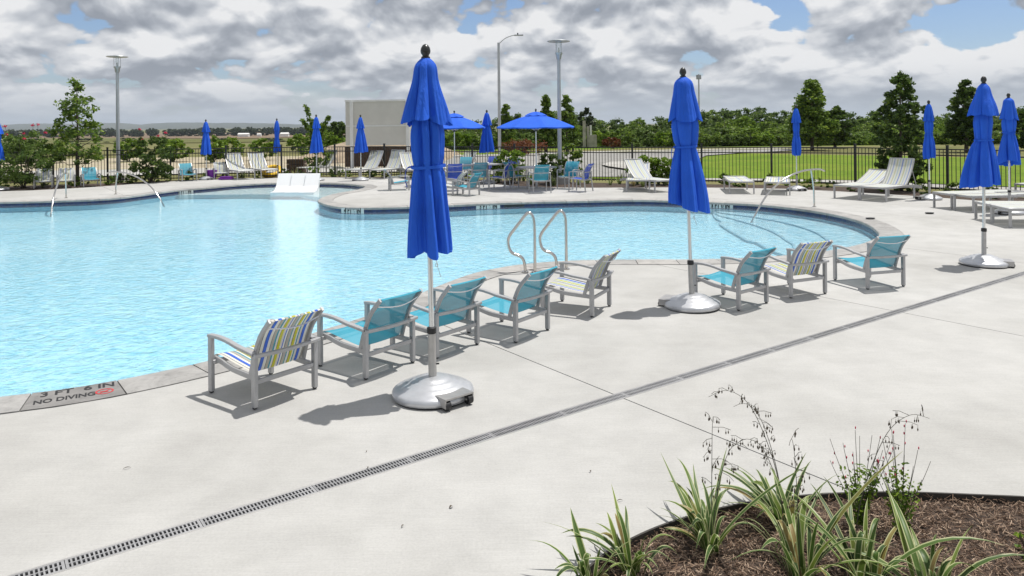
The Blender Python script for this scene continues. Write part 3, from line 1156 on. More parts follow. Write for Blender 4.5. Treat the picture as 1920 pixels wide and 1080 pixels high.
# ------------------------------------------------------------------ near flower bed
soil = [(p.x, p.y) for p in bed[::2]] + [(4.2, 2.2), (3.2, 1.0), (0.6, 1.0), (0.15, 2.4)]
fp, fs = tess([soil])
struct(MB().add([(p[0], p[1], -0.034) for p in fp], fs).build('flower_bed_soil', M['bed_soil']))
ed = MB()
ed.sweep([Vector((p.x, p.y, -0.045)) for p in bed], [(-0.006, -0.045), (0.006, -0.045), (0.006, 0.052), (-0.006, 0.052)])
tag(ed.build('bed_edging', M['edging_metal'], smooth=30), 'thin dark metal edging curving round the mulched flower bed', 'edging')


def inside(poly, x, y):
    c = False
    for (x0, y0), (x1, y1) in zip(poly, poly[1:] + poly[:1]):
        if (y0 > y) != (y1 > y) and x < (x1 - x0) * (y - y0) / (y1 - y0) + x0:
            c = not c
    return c


def mulch():
    rs = np.random.RandomState(4)
    vs, fs = [], []
    n = 0
    k = 0
    while k < 24000:
        x, y = rs.uniform(0.2, 4.0), rs.uniform(2.6, 4.35)
        if not inside(soil, x, y):
            continue
        k += 1
        L, W, T = rs.uniform(0.012, 0.048), rs.uniform(0.0025, 0.006), rs.uniform(0.0015, 0.0035)
        q = Matrix.Rotation(rs.uniform(0, 2 * PI), 3, 'Z') @ Matrix.Rotation(rs.normal(0, 0.38), 3, 'Y') @ Matrix.Rotation(rs.uniform(-1, 1), 3, 'X')
        c = Vector((x, y, -0.028 + abs(rs.normal(0, 0.011))))
        b = rs.normal(0, 0.003)
        for a in ((-L, -W, -T), (-L, W, -T * .2), (-L, 0, T), (L, -W * .6, -T + b), (L, W * .6, b), (L, 0, T + b)):
            vs.append(tuple(q @ Vector(a) / 1.0 * 0.5 + c))
        o = n * 6
        fs += [(o, o + 2, o + 1), (o + 3, o + 4, o + 5), (o, o + 1, o + 4, o + 3), (o + 1, o + 2, o + 5, o + 4), (o + 2, o, o + 3, o + 5)]
        n += 1
    mb = MB()
    mb.v, mb.f, mb.mi = vs, fs, [0] * len(fs)
    o = mb.build('mulch', M['mulch_chip'])
    tag(o, 'brown shredded bark mulch covering the near flower bed', 'mulch', None, 'stuff')


mulch()

# ================================================================== FENCE
fence = thing('pool_fence', 'black metal picket fence running all round behind the pool deck', 'fence')
FH = 1.27
Lc = [0.0]
FR = resample(catmull(fence_pts, 0.1), 0.05)
post_pts = fence_pts[2:-1]
pm = MB().box((0, 0, (FH + 0.09) / 2 - 0.05), (0.062, 0.062, FH + 0.19)).box((0, 0, FH + 0.10), (0.075, 0.075, 0.02)).mesh('post', M['fence_black'])
pk = MB().box((0, 0, (FH - 0.06) / 2 + 0.06), (0.017, 0.017, FH - 0.08)).mesh('picket', M['fence_black'])
picks = []
for a, b in zip(fence_pts, fence_pts[1:]):
    d = b - a
    nseg = max(1, round(d.length / 2.45))
    ang = math.atan2(d.y, d.x)
    for s in range(nseg):
        p, q = a + d * (s / nseg), a + d * ((s + 1) / nseg)
        o = link('post', pm, fence)
        o.location = (p.x, p.y, -0.05)
        o.rotation_euler = (0, 0, ang)
        for z, nm in ((FH - 0.015, 'top_rail'), (FH - 0.19, 'middle_rail'), (0.12, 'bottom_rail')):
            MB().bar([(p.x, p.y, z - 0.05), (q.x, q.y, z - 0.05)], 0.028, 0.034).build('rail', M['fence_black'], fence)
        ln = (q - p).length
        k = max(2, round(ln / 0.112))
        for j in range(1, k):
            c = p + (q - p) * (j / k)
            picks.append((c, ang))
# the 300 nearest pickets in view are parts of their own, the rest is one mesh
picks.sort(key=lambda t: t[0].length)
vis = [t for t in picks if abs(t[0].x / t[0].y) < 0.70]
for c, ang in vis[:300]:
    o = link('picket', pk, fence)
    o.location = (c.x, c.y, -0.05)
    o.rotation_euler = (0, 0, ang)
rest = vis[300:] + [t for t in picks if abs(t[0].x / t[0].y) >= 0.70]
mb = MB()
for c, ang in rest:
    mb.box((c.x, c.y, (FH - 0.06) / 2 + 0.01), (0.017, 0.017, FH - 0.08), Matrix.Rotation(ang, 3, 'Z'))
tag(mb.build('far_pickets', M['fence_black'], fence), kind='stuff')

# ================================================================== LOUNGE FURNITURE
def mk(label_sling):
    return M[label_sling]


def low_chair(sling):
    """low armchair with a sling back that rolls backwards; faces +Y, origin on the floor between the legs"""
    t = thing('lounge_chair', None, None)
    fm = M['satin_silver']
    yr, yf, hx = -0.2875, 0.2875, 0.265
    for sx in (-1, 1):
        for y, h in ((yr, 0.385), (yf, 0.43)):
            lg = MB().bar([(sx * hx, y, 0.012), (sx * hx, y, h)], 0.034, 0.046, up=(0, 1, 0)).build('leg', fm, t)
            MB().lathe([(0.015, 0.0), (0.018, 0.004), (0.018, 0.014)], 8, (sx * hx, y, 0)).build('foot_cap', M['black_plastic'], lg)
        arm = [(sx * hx, yf + 0.022 - (0.6) * k / 8, 0.436 + 0.012 * math.sin(PI * min(1, k / 5)) - 0.047 * (k / 8) ** 1.5) for k in range(9)]
        MB().bar(arm, 0.042, 0.024).build('arm', fm, t)
        side = [(sx * (hx - 0.035), yf + 0.0, 0.255), (sx * (hx - 0.035), yf - 0.10, 0.243), (sx * (hx - 0.035), 0.05, 0.215), (sx * (hx - 0.035), yr, 0.20)]
        MB().bar(catmull(side, 0.05), 0.022, 0.04).build('side_rail', fm, t)
        tube = catmull([(sx * 0.232, -0.19, 0.215), (sx * 0.232, -0.215, 0.30), (sx * 0.232, -0.255, 0.40), (sx * 0.232, -0.315, 0.52), (sx * 0.232, -0.432, 0.648)], 0.03)
        MB().bar(tube, 0.022, 0.034).build('back_tube', fm, t)
    bar = [(-hx - 0.02 + (2 * hx + 0.04) * k / 10, yr - 0.03 - 0.035 * math.sin(PI * k / 10), 0.388) for k in range(11)]
    MB().bar(bar, 0.036, 0.024).build('back_rail', fm, t)
    MB().bar([(-hx, yr, 0.19), (hx, yr, 0.19)], 0.022, 0.034).build('cross_rail', fm, t)
    MB().bar([(-hx, yf - 0.02, 0.235), (hx, yf - 0.02, 0.235)], 0.022, 0.034).build('cross_rail', fm, t)
    rod = [(-0.225 + 0.45 * k / 10, -0.395 + 0.0 - 0.028 * math.sin(PI * k / 10), 0.588 - 0.028 * math.sin(PI * k / 10)) for k in range(11)]
    MB().tube(rod, 0.0055, 6).build('brace_rod', M['pole_white_metal'], t)
    prof = catmull([(0, 0.315, 0.262), (0, 0.30, 0.283), (0, 0.24, 0.288), (0, 0.05, 0.262), (0, -0.10, 0.243), (0, -0.165, 0.238)], 0.03)
    seat = [[(-0.222 + 0.444 * j / 8, p.y, p.z - 0.016 * math.sin(PI * j / 8)) for j in range(9)] for p in prof]
    MB().sheet(seat).build('seat', sling, t, 180)
    prof = catmull([(0, -0.168, 0.225), (0, -0.205, 0.30), (0, -0.245, 0.40), (0, -0.305, 0.52), (0, -0.40, 0.632), (0, -0.43, 0.654), (0, -0.445, 0.645)], 0.03)
    back = [[(-0.225 + 0.45 * j / 8, p.y - 0.014 * math.sin(PI * j / 8), p.z) for j in range(9)] for p in prof]
    MB().sheet(back).build('backrest', sling, t, 180)
    return t


PROTO = {}


def place(key, maker, loc, rz, label, cat, group, name=None):
    if key not in PROTO:
        o = maker()
        PROTO[key] = o
    else:
        o = copy_tree(PROTO[key])
    o.location = loc
    o.rotation_euler = (0, 0, rz)
    tag(o, label, cat, group)
    return o


TEAL = lambda: low_chair(M['sling_teal'])
STRP = lambda: low_chair(M['sling_stripe'])
PSTR = lambda: low_chair(M['sling_pale_stripe'])
NEARG = 'lounge chairs along the near pool edge'


def near_chair(kind, maker, A, ang, label):
    a = R(ang)
    ex, ey = Vector((math.cos(a), math.sin(a), 0)), Vector((-math.sin(a), math.cos(a), 0))
    p = Vector((A[0], A[1], 0.006)) + ex * 0.265 + ey * 0.2875
    place(kind, maker, p, a, label, 'chair', NEARG)


near_chair('stripe', STRP, (-1.886, 5.472), 52.2, 'blue and yellow striped sling chair nearest the camera, beside the depth lettering')
near_chair('teal', TEAL, (-1.201, 6.092), 52.5, 'teal sling chair next to the nearest striped chair')
near_chair('teal', TEAL, (-0.683, 6.622), 50.5, 'teal sling chair partly hidden behind the nearest umbrella pole')
near_chair('teal', TEAL, (0.015, 7.076), 53, 'teal sling chair right in front of the pool ladder rails')
near_chair('stripe', STRP, (0.826, 7.984), 62.5, 'striped sling chair standing alone just right of the ladder rails')
near_chair('teal', TEAL, (2.442, 8.192), 38.8, 'teal sling chair touching the middle closed umbrella pole')
near_chair('stripe', STRP, (3.215, 8.746), 24, 'striped sling chair between two teal chairs at the right')
near_chair('teal', TEAL, (4.303, 9.166), 16, 'teal sling chair farthest right along the near pool edge')

FARC = 'low chairs across the pool'


def far_chair(kind, maker, px, py, ang, label):
    p = G(px, py)
    place(kind, maker, p + Vector((0, 0, 0.002)), R(ang), label, 'chair', FARC)


far_chair('pstripe', PSTR, 82, 352.5, 208, 'pale striped low chair at far left, under the flowering shrub')
far_chair('pstripe', PSTR, 124, 351, 209, 'pale striped low chair behind the left steel handrail')
far_chair('teal', TEAL, 170, 349, 218, 'teal low chair beside the young tree trunk at far left')
far_chair('teal', TEAL, 352, 339, 216, 'teal low chair with a towel, left of the umbrella across the pool')
far_chair('pstripe', PSTR, 414, 335.5, 206, 'pale striped low chair beside the purple tub')
far_chair('pstripe', PSTR, 846, 364, 75, 'pale striped low chair on the peninsula behind the big umbrella')
far_chair('teal', TEAL, 874, 366, 60, 'teal low chair on the peninsula nearest the water')
far_chair('teal', TEAL, 748, 356, -75, 'teal low chair half hidden left of the big umbrella')


def lounger(angle, sling):
    """chaise: foot end at y=0, head towards +Y; origin on the floor under the foot end"""
    t = thing('sun_lounger', None, None)
    fm = M['satin_silver']
    hx, zb, pv, Ls = 0.335, 0.345, 1.12, 1.92
    for sx in (-1, 1):
        rail = catmull([(sx * hx, 0.0, zb), (sx * hx, 0.9, zb), (sx * hx, 1.35, zb - 0.005), (sx * hx, 1.75, zb - 0.035), (sx * hx, Ls, zb - 0.085)], 0.12)
        MB().bar(rail, 0.03, 0.052).build('side_rail', fm, t)
        for y, h in ((0.035, zb - .02), (1.50, zb - 0.03)):
            MB().bar([(sx * hx, y, 0.0), (sx * hx, y, h)], 0.036, 0.05, up=(0, 1, 0)).build('leg', fm, t)
    for y, z in ((0.02, zb), (pv - 0.02, zb - .02), (Ls, zb - 0.085)):
        MB().bar([(-hx, y, z), (hx, y, z)], 0.03, 0.045).build('cross_rail', fm, t)
    seat = [[(-0.31 + 0.62 * j / 6, 0.03 + (pv - 0.04) * i / 8, zb + 0.03 - 0.012 * math.sin(PI * j / 6) - 0.004 * math.sin(PI * i / 8)) for j in range(7)] for i in range(9)]
    MB().sheet(seat).build('seat', sling, t, 180)
    a = R(angle)
    bl = 0.80
    rows = []
    for i in range(11):
        s = i / 10
        aa = a * (0.82 + 0.25 * s) if angle > 5 else a
        yy, zz = pv + bl * s * math.cos(aa), zb + 0.032 + bl * s * math.sin(aa)
        rows.append([(-0.31 + 0.62 * j / 6, yy + 0.012 * math.sin(PI * j / 6) * math.sin(a), zz - 0.012 * math.sin(PI * j / 6) * math.cos(a)) for j in range(7)])
    MB().sheet(rows).build('backrest', sling, t, 180)
    for sx in (-1, 1):
        MB().bar([(sx * 0.318, r[0][1], r[0][2] - 0.004) for r in rows], 0.024, 0.03).build('back_tube', fm, t)
    MB().bar([(-0.318, rows[-1][0][1], rows[-1][0][2]), (0.318, rows[-1][0][1], rows[-1][0][2])], 0.022, 0.026).build('back_cross', fm, t)
    if angle > 12:
        for sx in (-1, 1):
            MB().bar([(sx * 0.29, rows[7][0][1], rows[7][0][2] - 0.02), (sx * 0.29, min(Ls - .08, rows[7][0][1] + 0.26), zb - 0.02)], 0.014, 0.02).build('prop', fm, t)
    return t


LG = 'sun loungers round the pool'


def put_lounger(px, py, foot_az, angle, label, off=(0, 0), sling='sling_pale_stripe', scale=1.0):
    """px, py: middle of the foot end on the deck; foot_az: compass direction (deg, math) the foot end points to"""
    p = G(px, py)
    key = ('lounger', angle, sling)
    place(key, lambda: lounger(angle, M[sling]), p, R(foot_az + 180 - 90), label, 'sun lounger', LG)


put_lounger(462, 337, -52, 46, 'pale striped lounger left of the yellow float, behind the pool bay')
put_lounger(506, 334.5, -52, 46, 'pale striped lounger in front of the yellow float')
put_lounger(566, 331, -128, 52, 'pale striped lounger with raised back behind the white in-pool loungers')
put_lounger(660, 335.5, -118, 52, 'pale striped lounger with raised back by the big grey screen')
put_lounger(706, 336, -115, 56, 'upright pale striped lounger just left of the big umbrella')
put_lounger(792, 337, -62, 46, 'pale striped lounger mostly hidden behind the big umbrella')
put_lounger(832, 333, -128, 46, 'pale striped lounger behind the dining tables at left')
put_lounger(1196, 360.5, -101, 28, 'pale striped lounger with raised back in front of the round shrub')
put_lounger(1247, 361, -66, 40, 'pale striped lounger half hidden by the middle umbrella')
put_lounger(1391, 364, -100, 0, 'flat pale striped lounger, left of the pair by the right handrail')
put_lounger(1457, 366, -110, 0, 'flat pale striped lounger beside the thin closed umbrella at right')
put_lounger(1586, 373.5, -143, 22, 'pale striped lounger with half lowered back behind the raised one')
put_lounger(1636, 377.5, -143, 52, 'striped lounger with raised back in front of the bushy evergreen')
put_lounger(1768, 391.5, -172, 0, 'flat lounger at right whose foot end is nearest the anchor cap')
put_lounger(1802, 396, -172, 0, 'flat lounger behind the right closed umbrella, second of its pair')
put_lounger(1841, 414, 172, 0, 'flat lounger at the right edge, rear one of the nearest pair')
put_lounger(1874, 423, 172, 0, 'flat lounger at the right edge nearest the camera')
put_lounger(1926, 372, -160, 40, 'pale lounger back showing at the right edge by the fence')

# white loungers standing in the shallow bay
def pool_lounger():
    t = thing('pool_lounger', None, None)
    prof = [(0.0, -0.02), (0.42, -0.02), (0.60, 0.03), (0.76, 0.12), (1.08, 0.50), (1.12, 0.52), (1.15, 0.48), (0.95, 0.09), (0.90, -0.16), (0.0, -0.16)]
    def slab(x0, x1):
        mb = MB()
        n = len(prof)
        vs = [(x0, y, z) for y, z in prof] + [(x1, y, z) for y, z in prof]
        fs = [(i, (i + 1) % n, n + (i + 1) % n, n + i) for i in range(n)]
        mb.add(vs, fs)
        tri = tessellate_polygon([[Vector((y, z, 0)) for y, z in prof]])
        mb.add([(x0, y, z) for y, z in prof], [tuple(a) for a in tri])
        mb.add([(x1, y, z) for y, z in prof], [tuple(reversed(a)) for a in tri])
        return mb
    b = slab(-0.232, 0.232).build('shell', M['white_plastic'], t)
    bv = b.modifiers.new('round', 'BEVEL')
    bv.width = 0.02
    bv.segments = 2
    return t


for k, (px, lab) in enumerate(((520, 'left one of the three white moulded loungers in the shallow water'), (547, 'middle one of the three white moulded loungers in the shallow water'), (574, 'right one of the three white moulded loungers in the shallow water'))):
    p = G(px, 362, WATER_Z)
    place('pool_lounger', pool_lounger, p + Vector((0, 0, 0.05)), R(3), lab, 'pool lounger', 'white loungers in the pool')

# ------------------------------------------------------------------ dining sets
def dining_chair(sling):
    t = thing('dining_chair', None, None)
    fm = M['satin_silver']
    hx = 0.27
    for sx in (-1, 1):
        MB().bar([(sx * hx, 0.25, 0), (sx * hx, 0.235, 0.60)], 0.026, 0.034, up=(0, 1, 0)).build('leg', fm, t)
        MB().bar([(sx * hx, -0.30, 0), (sx * hx, -0.25, 0.40), (sx * hx, -0.24, 0.60)], 0.026, 0.034, up=(0, 1, 0)).build('leg', fm, t)
        MB().bar([(sx * hx, 0.25, 0.60), (sx * hx, 0.1, 0.618), (sx * hx, -0.25, 0.60)], 0.036, 0.02).build('arm', fm, t)
        MB().bar(catmull([(sx * 0.235, -0.17, 0.37), (sx * 0.235, -0.21, 0.55), (sx * 0.235, -0.27, 0.72), (sx * 0.235, -0.37, 0.84)], 0.05), 0.02, 0.026).build('back_tube', fm, t)
        MB().bar([(sx * 0.25, 0.235, 0.40), (sx * 0.25, -0.25, 0.37)], 0.02, 0.03).build('side_rail', fm, t)
    MB().bar([(-hx, -0.265, 0.60), (0, -0.30, 0.60), (hx, -0.265, 0.60)], 0.03, 0.02).build('back_rail', fm, t)
    MB().bar([(-hx, 0.235, 0.39), (hx, 0.235, 0.39)], 0.02, 0.03).build('cross_rail', fm, t)
    MB().bar([(-hx, -0.25, 0.36), (hx, -0.25, 0.36)], 0.02, 0.03).build('cross_rail', fm, t)
    MB().tube([(-0.225, -0.35, 0.79), (0, -0.375, 0.77), (0.225, -0.35, 0.79)], 0.006, 6).build('brace_rod', M['pole_white_metal'], t)
    MB().sheet([[(-0.23 + 0.46 * j / 4, 0.25 - 0.42 * i / 5, 0.415 - 0.03 * i / 5 - 0.012 * math.sin(PI * j / 4)) for j in range(5)] for i in range(6)]).build('seat', sling, t, 180)
    pr = catmull([(0, -0.165, 0.385), (0, -0.205, 0.55), (0, -0.265, 0.72), (0, -0.37, 0.85)], 0.05)
    MB().sheet([[(-0.228 + 0.456 * j / 4, p.y - 0.01 * math.sin(PI * j / 4), p.z) for j in range(5)] for p in pr]).build('backrest', sling, t, 180)
    return t


def table(w):
    t = thing('dining_table', None, None)
    mb = MB()
    r = w / 2
    oct_ = [(r * 1.06 * math.cos(PI / 8 + k * PI / 4), r * 1.06 * math.sin(PI / 8 + k * PI / 4)) for k in range(8)]
    mb.prism(oct_, 0.655, 0.69)
    mb.build('table_top', M['satin_silver'], t)
    MB().lathe([(0.045, 0.03), (0.04, 0.3), (0.045, 0.655)], 12).build('pedestal', M['satin_silver'], t, 40)
    MB().lathe([(0.30, 0.0), (0.30, 0.012), (0.26, 0.03), (0.06, 0.05)], 20).build('base_plate', M['satin_silver'], t, 40)
    return t


DT = 'dining tables under the umbrellas'
TBL = {'A': G(853, 347), 'C': G(914, 344), 'B': G(1006, 353)}
for k, w, lab in (('A', 1.25, 'grey octagonal dining table under the left open umbrella'), ('C', 1.05, 'grey dining table round the closed umbrella between two open ones'), ('B', 1.25, 'grey dining table under the right open blue umbrella')):
    place(('table', w), lambda: table(w), TBL[k], 0.2, lab, 'table', DT)
DC = 'dining chairs round the tables'
for kind, px, py, ang, lab in (('blue', 852, 357, 10, 'blue dining chair seen from behind at the left table'),
                               ('teal', 872, 338, 175, 'teal dining chair on the far side of the left table'),
                               ('teal', 896, 353, 20, 'teal dining chair between left and middle tables'),
                               ('blue', 924, 337, 170, 'blue dining chair on the far side of the middle table'),
                               ('blue', 936, 355.5, 75, 'blue dining chair seen from the side at the middle table'),
                               ('blue', 958, 341.5, 160, 'blue dining chair behind the teal one at the middle'),
                               ('teal', 968, 353, -60, 'teal dining chair left of the right open umbrella pole'),
                               ('teal', 1012, 361, 12, 'teal dining chair seen from behind at the right table'),
                               ('teal', 1066, 354, 150, 'teal dining chair beside the tall lamp post'),
                               ('blue', 1088, 359, 60, 'blue dining chair farthest right of the dining group')):
    place(('dining', kind), lambda: dining_chair(M['sling_' + kind]), G(px, py), R(ang), lab, 'chair', DC)

# ================================================================== UMBRELLAS
def umbrella_base(t, wheel_az):
    mb = MB()
    mb.lathe([(0.285, 0.004), (0.305, 0.012), (0.31, 0.035), (0.304, 0.055), (0.292, 0.064), (0.268, 0.076), (0.243, 0.083), (0.228, 0.094), (0.204, 0.103), (0.188, 0.106), (0.172, 0.118), (0.148, 0.126), (0.132, 0.128),
              (0.118, 0.138), (0.085, 0.146), (0.04, 0.15)], 56)
    b = mb.build('base', M['base_silver'], t, 60)
    sk = MB().lathe([(0.292, 0.0), (0.296, 0.006), (0.288, 0.010)], 40).build('base_rim', M['black_plastic'], b, 60)
    mx = Matrix.Rotation(R(wheel_az), 3, 'Z')
    c = mx @ Vector((0.30, 0, 0.058))
    br = MB().box(c + mx @ Vector((-0.02, 0, 0.022)), (0.13, 0.25, 0.012), mx)
    for s in (-1, 1):
        br.box(c + mx @ Vector((-0.02, s * 0.122, -0.008)), (0.13, 0.008, 0.06), mx)
    br.build('wheel_bracket', M['sleeve_metal'], t)
    for s in (-1, 1):
        wv = MB()
        p = c + mx @ Vector((0.022, s * 0.098, -0.024))
        ax = mx @ Vector((0, 1, 0))
        wv.tube([p - ax * 0.02, p + ax * 0.02], 0.034, 16)
        w_ = wv.build('wheel', M['black_plastic'], t, 40)
        MB().tube([p - ax * 0.024, p + ax * 0.024], 0.010, 8).build('axle', M['steel'], w_, 40)
    mb = MB().lathe([(0.034, 0.13), (0.031, 0.142), (0.030, 0.50)], 20)
    s_ = mb.build('sleeve', M['sleeve_metal'], t, 40)
    MB().lathe([(0.031, 0.47), (0.036, 0.474), (0.036, 0.515), (0.022, 0.522)], 20).build('collar', M['black_plastic'], s_, 40)
    MB().tube([(0.028, 0, 0.24), (0.052, 0, 0.24)], 0.007, 8).build('knob', M['black_plastic'], s_)


def folded_cloth(zs, Rs, amp, seed, folds=8, n=168, hem=0.05, skew=0.25, lean=(0, 0), flop=0.0, power=0.75):
    rnd = random.Random(seed)
    amps = [rnd.uniform(0.55, 1.25) for _ in range(folds)]
    wid = [rnd.uniform(0.7, 1.3) for _ in range(folds)]
    sk = [rnd.uniform(-1, 1) * skew for _ in range(folds)]
    drop = [rnd.uniform(-1, 0.6) for _ in range(folds)]
    tot = sum(wid)
    st = [0]
    for w in wid:
        st.append(st[-1] + w / tot)
    ph = rnd.uniform(0, 6)
    mb = MB()
    rows = []
    nz = len(zs)
    for k, (z, r_, a_) in enumerate(zip(zs, Rs, amp)):
        s = k / (nz - 1)                            # 0 top .. 1 hem
        row = []
        for j in range(n):
            u = j / n
            q = max(i for i in range(folds) if st[i] <= u + 1e-9)
            v = (u - st[q]) / (st[q + 1] - st[q])
            fold = math.sin(PI * v) ** power
            fine = 0.035 * s * (math.sin(2 * PI * u * folds * 2 + seed + 3.1 * s) + 0.8 * math.sin(2 * PI * (u * 23 + 0.6 * s) + seed * 2))
            r = r_ * (1 - a_ + a_ * (fold * amps[q] + fine * 2))
            th = 2 * PI * u + ph + sk[q] * fold * a_ * (0.4 + s) + 0.25 * s * math.sin(seed)
            zz = z - hem * s ** 3 * (fold * 0.9 + 0.5 * drop[q] * fold) + flop * s ** 2 * math.sin(th + seed) * 0.5
            row.append((r * math.cos(th) + lean[0] * s, r * math.sin(th) + lean[1] * s, zz))
        row.append(row[0])
        rows.append(row)
    mb.sheet(rows)
    return mb


def lerp_prof(keys, n):
    """keys: (z, r, amp) from top to hem"""
    zs, rs, am = [], [], []
    P = catmull([(k[0], k[1], k[2]) for k in keys], 0.01)
    P = resample(P, sum((b - a).length for a, b in zip(P, P[1:])) / n)
    return [p[0] for p in P], [max(0.012, p[1]) for p in P], [min(.9, max(0, p[2])) for p in P]


def closed_umbrella(kind, wheel_az):
    t = thing('closed_umbrella', None, None)
    umbrella_base(t, wheel_az)
    cv = M['canvas_blue']
    if kind == 'A':        # full pleats, hem fairly even
        body = [(2.30, 0.06, 0.3), (2.05, 0.135, 0.45), (1.95, 0.15, 0.55), (1.80, 0.140, 0.5), (1.735, 0.124, 0.40), (1.66, 0.148, 0.52), (1.45, 0.172, 0.62), (1.25, 0.195, 0.66), (1.11, 0.205, 0.68)]
        skirt = [(2.555, 0.035, 0.1), (2.50, 0.085, 0.15), (2.38, 0.112, 0.36), (2.25, 0.158, 0.48), (2.12, 0.202, 0.54)]
        sd, tz, tr, hem, sh, flop, nf, ns, pw = 21, 1.735, 0.122, 0.06, 0.07, 0.04, 8, 7, 0.45
    elif kind == 'B':      # tied low and tight, wide hem hanging lower on one side
        body = [(2.30, 0.07, 0.2), (2.05, 0.145, 0.22), (1.92, 0.142, 0.3), (1.83, 0.130, 0.34), (1.785, 0.112, 0.38), (1.70, 0.135, 0.46), (1.50, 0.18, 0.56), (1.30, 0.215, 0.6), (1.13, 0.228, 0.62)]
        skirt = [(2.555, 0.035, 0.1), (2.50, 0.095, 0.12), (2.38, 0.12, 0.2), (2.25, 0.152, 0.27), (2.13, 0.182, 0.32)]
        sd, tz, tr, hem, sh, flop, nf, ns, pw = 33, 1.785, 0.120, 0.05, 0.075, -0.13, 5, 4, 0.5
    elif kind == 'C':      # flared skirt and hem
        body = [(2.30, 0.07, 0.2), (2.05, 0.125, 0.25), (1.92, 0.120, 0.3), (1.82, 0.112, 0.3), (1.76, 0.110, 0.3), (1.68, 0.15, 0.44), (1.45, 0.215, 0.54), (1.25, 0.255, 0.58), (1.15, 0.26, 0.58)]
        skirt = [(2.555, 0.035, 0.1), (2.50, 0.08, 0.12), (2.38, 0.12, 0.22), (2.25, 0.18, 0.3), (2.14, 0.215, 0.36)]
        sd, tz, tr, hem, sh, flop, nf, ns, pw = 8, 1.76, 0.112, 0.05, 0.04, 0.06, 6, 6, 0.55
    elif kind == 'D':      # untied: cloth hangs as a long cone
        body = [(2.30, 0.07, 0.2), (2.05, 0.12, 0.25), (1.8, 0.175, 0.34), (1.5, 0.225, 0.42), (1.25, 0.265, 0.46), (1.16, 0.27, 0.48)]
        skirt = [(2.555, 0.035, 0.1), (2.50, 0.075, 0.12), (2.38, 0.11, 0.22), (2.25, 0.145, 0.3), (2.12, 0.175, 0.36)]
        sd, tz, tr, hem, sh, flop, nf, ns, pw = 14, None, 0, 0.05, 0.03, 0.03, 8, 8, 0.7
    else:                  # E: slim, tied
        body = [(2.30, 0.06, 0.2), (2.05, 0.105, 0.25), (1.9, 0.105, 0.3), (1.75, 0.09, 0.3), (1.6, 0.12, 0.36), (1.4, 0.15, 0.42), (1.2, 0.155, 0.46), (1.12, 0.14, 0.46)]
        skirt = [(2.555, 0.035, 0.1), (2.50, 0.07, 0.12), (2.38, 0.105, 0.22), (2.25, 0.135, 0.3), (2.12, 0.155, 0.36)]
        sd, tz, tr, hem, sh, flop, nf, ns, pw = 27, 1.75, 0.092, 0.03, 0.03, 0.04, 7, 7, 0.65
    c = folded_cloth(*lerp_prof(body, 30), sd, folds=nf, hem=hem, flop=flop, power=pw).build('canopy', cv, t, 180)
    if tz:
        ring = [((tr + 0.004 + 0.006 * math.sin(5 * a)) * math.cos(a), (tr + 0.004 + 0.006 * math.sin(5 * a)) * math.sin(a), tz + 0.006 * math.sin(a + 1)) for a in [2 * PI * k / 40 for k in range(40)]]
        MB().sweep(ring, [(-0.003, -0.011), (0.003, -0.011), (0.003, 0.011), (-0.003, 0.011)], closed=True).build('tie_strap', cv, c, 60)
        MB().sweep(catmull([(-tr, -0.02, tz), (-tr - 0.035, -0.03, tz - 0.01), (-tr - 0.05, -0.03, tz - 0.09), (-tr - 0.035, -0.035, tz - 0.15)], 0.02), [(-0.008, -0.0015), (0.008, -0.0015), (0.008, 0.0015), (-0.008, 0.0015)], up=(1, 0, 0)).build('strap_end', cv, c)
    folded_cloth(*lerp_prof(skirt, 18), sd + 1, folds=ns, hem=sh, power=pw).build('vent_skirt', cv, t, 180)
    MB().tube([(0, 0, 0.4), (0, 0, 2.5)], 0.0195, 16).build('pole', M['pole_white_metal'], t, 40)
    MB().lathe([(0.03, 2.545), (0.034, 2.552), (0.034, 2.565), (0.024, 2.572), (0.026, 2.580), (0.036, 2.594), (0.0385, 2.612), (0.034, 2.635), (0.020, 2.656), (0.004, 2.664)], 18).build('finial', M['finial_black'], t, 50)
    # crank pin hanging on a cord below the cloth
    if kind in 'AB':
        mb = MB()
        mb.tube(catmull([(0.045, -0.03, 1.12), (0.05, -0.035, 1.03), (0.06, -0.03, 1.0), (0.052, -0.03, 0.975), (0.042, -0.03, 0.99), (0.05, -0.03, 1.01), (0.062, -0.03, 0.97), (0.082, -0.03, 0.90)], 0.01), 0.0022, 5)
        mb.build('pin_on_cord', M['steel'], t)
    return t


UG = 'closed blue umbrellas round the pool'


def put_umbrella(kind, px, py, label, rz=0.0, wheel=-35, s=1.0, tilt=(0, 0), zs=None):
    o = place(('umbrella', kind, wheel), lambda: closed_umbrella(kind, wheel), G(px, py) + Vector((0, 0, 0.003)), R(rz), label, 'umbrella', UG)
    o.scale = (s, s, zs or s)
    o.rotation_euler = (tilt[0], tilt[1], R(rz))
    return o


put_umbrella('A', 812, 742, 'tall closed blue umbrella nearest the camera, between the sling chairs', 0, -50, tilt=(0, -0.012))
put_umbrella('B', 1298, 576, 'closed blue umbrella with a wide lopsided hem, in the middle of the deck', 0, 150, tilt=(0, -0.03))
put_umbrella('C', 1845, 497, 'closed blue umbrella on its wheeled base at right, beside the drain end', 0, -25, tilt=(0, 0.008))
put_umbrella('B', 1893, 401, 'closed blue umbrella behind the other one at the right edge', 70, 150, 0.985)
put_umbrella('E', 1743, 374, 'slim closed blue umbrella right of the bushy evergreen', 0, 190, 0.965)
put_umbrella('E', 1494, 357, 'slim closed blue umbrella behind the right steel handrail', 90, 190, 0.955)
put_umbrella('D', 914, 344, 'loosely closed blue umbrella standing through the middle dining table', 40, 190, 0.985, zs=0.965)
put_umbrella('D', 677, 338.5, 'loosely closed blue umbrella in front of the big grey screen', 0, 190, 0.93)
